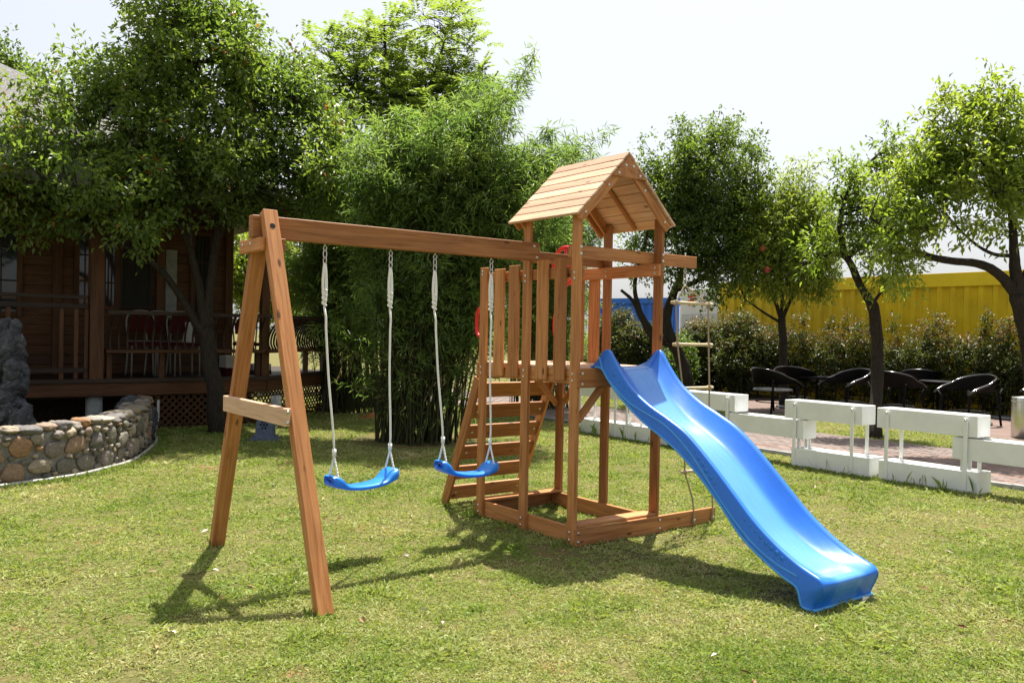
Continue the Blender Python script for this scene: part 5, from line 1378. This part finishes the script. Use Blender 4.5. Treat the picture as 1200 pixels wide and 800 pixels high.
px_shrub('low shrub beyond the path, behind the tower posts', [(700, 428, 34, 34, 22), (665, 425, 30, 38, 22), (630, 425, 30, 38, 23)], 0.0, 1100, 'leaf_dark')
# far tree belt closing the horizon all round
fb_ = []
for i in range(70):
    a = YAW+R(random.uniform(-75, 75)); d = random.uniform(52, 62)
    fb_.append((np.array([CAM[0]+d*math.cos(a), CAM[1]+d*math.sin(a), random.uniform(0.8, 1.2)]), (random.uniform(2, 3.5), random.uniform(2, 3), random.uniform(1.4, 2.2))))
C = []; 
for c, rad in fb_:
    q = rdir(28)*(RNG.random((28, 1))**0.33); C.append(c+q*np.array(rad))
C = np.concatenate(C); C = C[C[:, 2] > 0.2]
P, A, N, Ln, Wd, T, sp, od = sprigs(C, np.full(len(C), 0.4), 2, 6, (0.25, 0.4), (0.15, 0.22), 0.45, 0.25, 0.1)
k = P[:, 2] > 0.05
tag(link('distant_trees', leaf_mesh('distant_trees', P[k], A[k], N[k], Ln[k], Wd[k], T[k]), 'leaf_dark'), 'distant belt of low dark trees beyond the containers', 'trees', None, 'stuff')

# ------------------------------------------------------------------ grass blades on the lawn
def vnoise(x, y, s, seed):
    """cheap value noise in numpy"""
    x = x*s+seed*17.3; y = y*s+seed*9.1; xi = np.floor(x); yi = np.floor(y); fx = x-xi; fy = y-yi
    fx = fx*fx*(3-2*fx); fy = fy*fy*(3-2*fy)
    def h(a, b): v = np.sin(a*127.1+b*311.7+seed*74.7)*43758.5453; return v-np.floor(v)
    return (h(xi, yi)*(1-fx)+h(xi+1, yi)*fx)*(1-fy)+(h(xi, yi+1)*(1-fx)+h(xi+1, yi+1)*fx)*fy
def fbm(x, y, s, seed): return 0.5*vnoise(x, y, s, seed)+0.3*vnoise(x, y, s*2.1, seed+1)+0.2*vnoise(x, y, s*4.3, seed+2)
NB = 860000
# density falls with distance from the play area so that far turf uses fewer, broader blades
t = RNG.random(NB); dist = 2.3*(19.0/2.3)**(t**1.0); angs = YAW+RNG.uniform(R(-46), R(46), NB)
gx = CAM[0]+dist*np.cos(angs); gy = CAM[1]+dist*np.sin(angs)
wallk = np.ones(NB, bool)
for i in range(0, 90, 2):
    wallk &= (gx-wp[i][0])**2+(gy-wp[i][1])**2 > 0.05**2
onlawn = ((gy < 5.06) | ((gy > 7.45) & (gy < 9.5)) | (gx > 6)) & ~((gx < -8.2) & (gy < 0.9)) & (gx > -13)
bare = fbm(gx, gy, 1.25, 3); bare2 = fbm(gx, gy, 4.0, 8)
prob = np.clip(1.25-np.clip((bare-0.60)*8, 0, 0.75)-np.clip((bare2-0.675)*9, 0, 1.1), 0.05, 1)
scar = np.abs(fbm(gx, gy*1.0, 1.7, 61)-0.5); prob = np.where((scar < 0.017) & (fbm(gx, gy, 1.1, 67) > 0.48), 0.10, prob)
nearbam = (gx+5.3)**2+(gy-1.92)**2 < 0.75
keep = onlawn & wallk & (RNG.random(NB) < prob) & ~nearbam
gx, gy, dist = gx[keep], gy[keep], dist[keep]; n = len(gx)
patch = fbm(gx, gy, 0.8, 21); tuf = fbm(gx, gy, 5.5, 31); dry = fbm(gx, gy, 2.3, 41)
far = np.clip((dist-2.3)/9, 0, 1)
hgt = RNG.uniform(0.008, 0.019, n)*(0.35+1.4*tuf)*(1+0.5*far)*np.where(fbm(gx, gy, 2.6, 91) > 0.66, 1.8, 1.0)
wid = RNG.uniform(0.0018, 0.0034, n)*(1+dist/4.8)
A = RNG.normal(size=(n, 3))*np.array([1, 1, 0.15])+np.array([0, 0, 0.62]); A = unit(A)
P = np.stack([gx, gy, 0.016*fbm(gx, gy, 3.3, 55)-0.004], 1)
S = unit(np.cross(A, RNG.normal(size=(n, 3))))
hl = hgt[:, None]*1.45
V = np.empty((n, 4, 3)); V[:, 0] = P-S*wid[:, None]/2; V[:, 1] = P+S*wid[:, None]/2
bend = np.stack([RNG.normal(0, .3, n), RNG.normal(0, .3, n), np.full(n, -0.25)], 1)*hl
V[:, 2] = P+A*hl*0.6+S*wid[:, None]*0.38; V[:, 3] = P+A*hl+bend*0.6; V[:, 3, 2] = np.maximum(V[:, 3, 2], 0.004)
T = 0.48+(patch-0.5)*0.55+(dry-0.5)*0.75+(fbm(gx, gy, 9.0, 77)-0.5)*0.5+RNG.normal(0, 0.085, n)+np.where(RNG.random(n) < 0.02, 0.3, 0)
me = tri_mesh('grass', V.reshape(-1, 3), np.repeat(T, 4), np.arange(n)[:, None]*4+np.array([0, 1, 2, 0, 2, 3]))
tag(link('grass', me, 'grass'), 'short patchy yellow-green lawn grass', 'grass', None, 'stuff')
# longer weeds along the planters, posts and wall foot
wx, wy, wh = [], [], []
for u0, u1 in ((-0.45, 0.62), (-1.48, -0.45), (-5.1, -2.15), (1.1, 2.1)):
    m = int((u1-u0)*700); wx.append(RNG.uniform(u0, u1, m)); wy.append(V0-0.03-np.abs(RNG.normal(0, 0.04, m))); wh.append(np.where(RNG.random(m) < 0.012, RNG.uniform(0.10, 0.20, m), RNG.uniform(0.015, 0.045, m)))
for (a, b) in ((-L, 0), (-B, 0), (-0.08, 0), (0.375, -1.957), (-1.277, -1.957)):
    m = 40; wx.append(a+RNG.normal(0, .06, m)); wy.append(b-0.03+RNG.normal(0, .06, m)); wh.append(RNG.uniform(0.02, 0.06, m))
m = 900; ii = RNG.integers(15, 89, m); wpa = np.array(wp); wx.append(wpa[ii, 0]+RNG.uniform(0.06, 0.2, m)); wy.append(wpa[ii, 1]+RNG.uniform(0.06, 0.2, m)); wh.append(RNG.uniform(0.03, 0.07, m))
wx, wy, wh = np.concatenate(wx), np.concatenate(wy), np.concatenate(wh); n = len(wx)
A = unit(RNG.normal(size=(n, 3))*np.array([.35, .35, 0.05])+np.array([0, 0, 1.0])); S = unit(np.cross(A, RNG.normal(size=(n, 3)))); P = np.stack([wx, wy, np.zeros(n)], 1); ww = 0.0035
V = np.empty((n, 4, 3)); V[:, 0] = P-S*ww/2; V[:, 1] = P+S*ww/2; V[:, 2] = P+A*wh[:, None]*0.6+S*ww*0.35; V[:, 3] = P+A*wh[:, None]+RNG.normal(0, .25, (n, 3))*wh[:, None]*np.array([1, 1, 0])
me = tri_mesh('weeds', V.reshape(-1, 3), np.repeat(0.25+RNG.normal(0, .18, n), 4), np.arange(n)[:, None]*4+np.array([0, 1, 2, 0, 2, 3]))
tag(link('weeds', me, 'grass'), 'longer green weeds along the planter and wall foot', 'weeds', None, 'stuff')
# leaf litter
n = 260; t = RNG.random(n); dist = 2.6*(15/2.6)**t; an = YAW+RNG.uniform(R(-40), R(40), n)
P = np.stack([CAM[0]+dist*np.cos(an), CAM[1]+dist*np.sin(an), np.full(n, 0.022)], 1); k = (P[:, 1] < 5)
P = P[k]; n = len(P); big = RNG.random(n) < 0.3
A = unit(RNG.normal(size=(n, 3))*np.array([1, 1, 0.2])); N = unit(np.array([0, 0, 1.0])+RNG.normal(size=(n, 3))*0.5)
me = leaf_mesh('fallen_leaves', P, A, N, np.where(big, RNG.uniform(0.04, 0.075, n), RNG.uniform(0.015, 0.03, n)), np.where(big, RNG.uniform(0.015, 0.03, n), RNG.uniform(0.008, 0.014, n)), RNG.random(n), 0.35)
tag(link('fallen_leaves', me, 'litter'), 'dry fallen leaves and chips scattered over the lawn', 'leaves', None, 'stuff')
# mulch mound at the young tree
g = gnd(438, 489); V = []; Fc = []
for i in range(8):
    rr = 0.24*(1-i/7.5); 
    for k in range(20):
        a = 2*math.pi*k/20; w_ = 1+0.25*noise.noise(Vector((math.cos(a)*2, math.sin(a)*2, i*0.4))); V.append((rr*w_*math.cos(a), rr*w_*math.sin(a), 0.085*math.sin(i/7*math.pi/2)+0.012*noise.noise(Vector((k, i, 1)))))
for i in range(7):
    for k in range(20): k2 = (k+1) % 20; Fc.append((i*20+k, i*20+k2, (i+1)*20+k2, (i+1)*20+k))
Fc.append(tuple(7*20+k for k in range(20)))
tag(link('soil_mound', mesh('soil_mound', V, Fc, True), plain('orange_soil', (0.30, 0.13, 0.045), 0.95, 0.1, 0, 0.3, 20, 0.8), None, Matrix.Translation((g[0], g[1], -0.005))), 'small mound of orange soil at the foot of the young tree', 'mound')
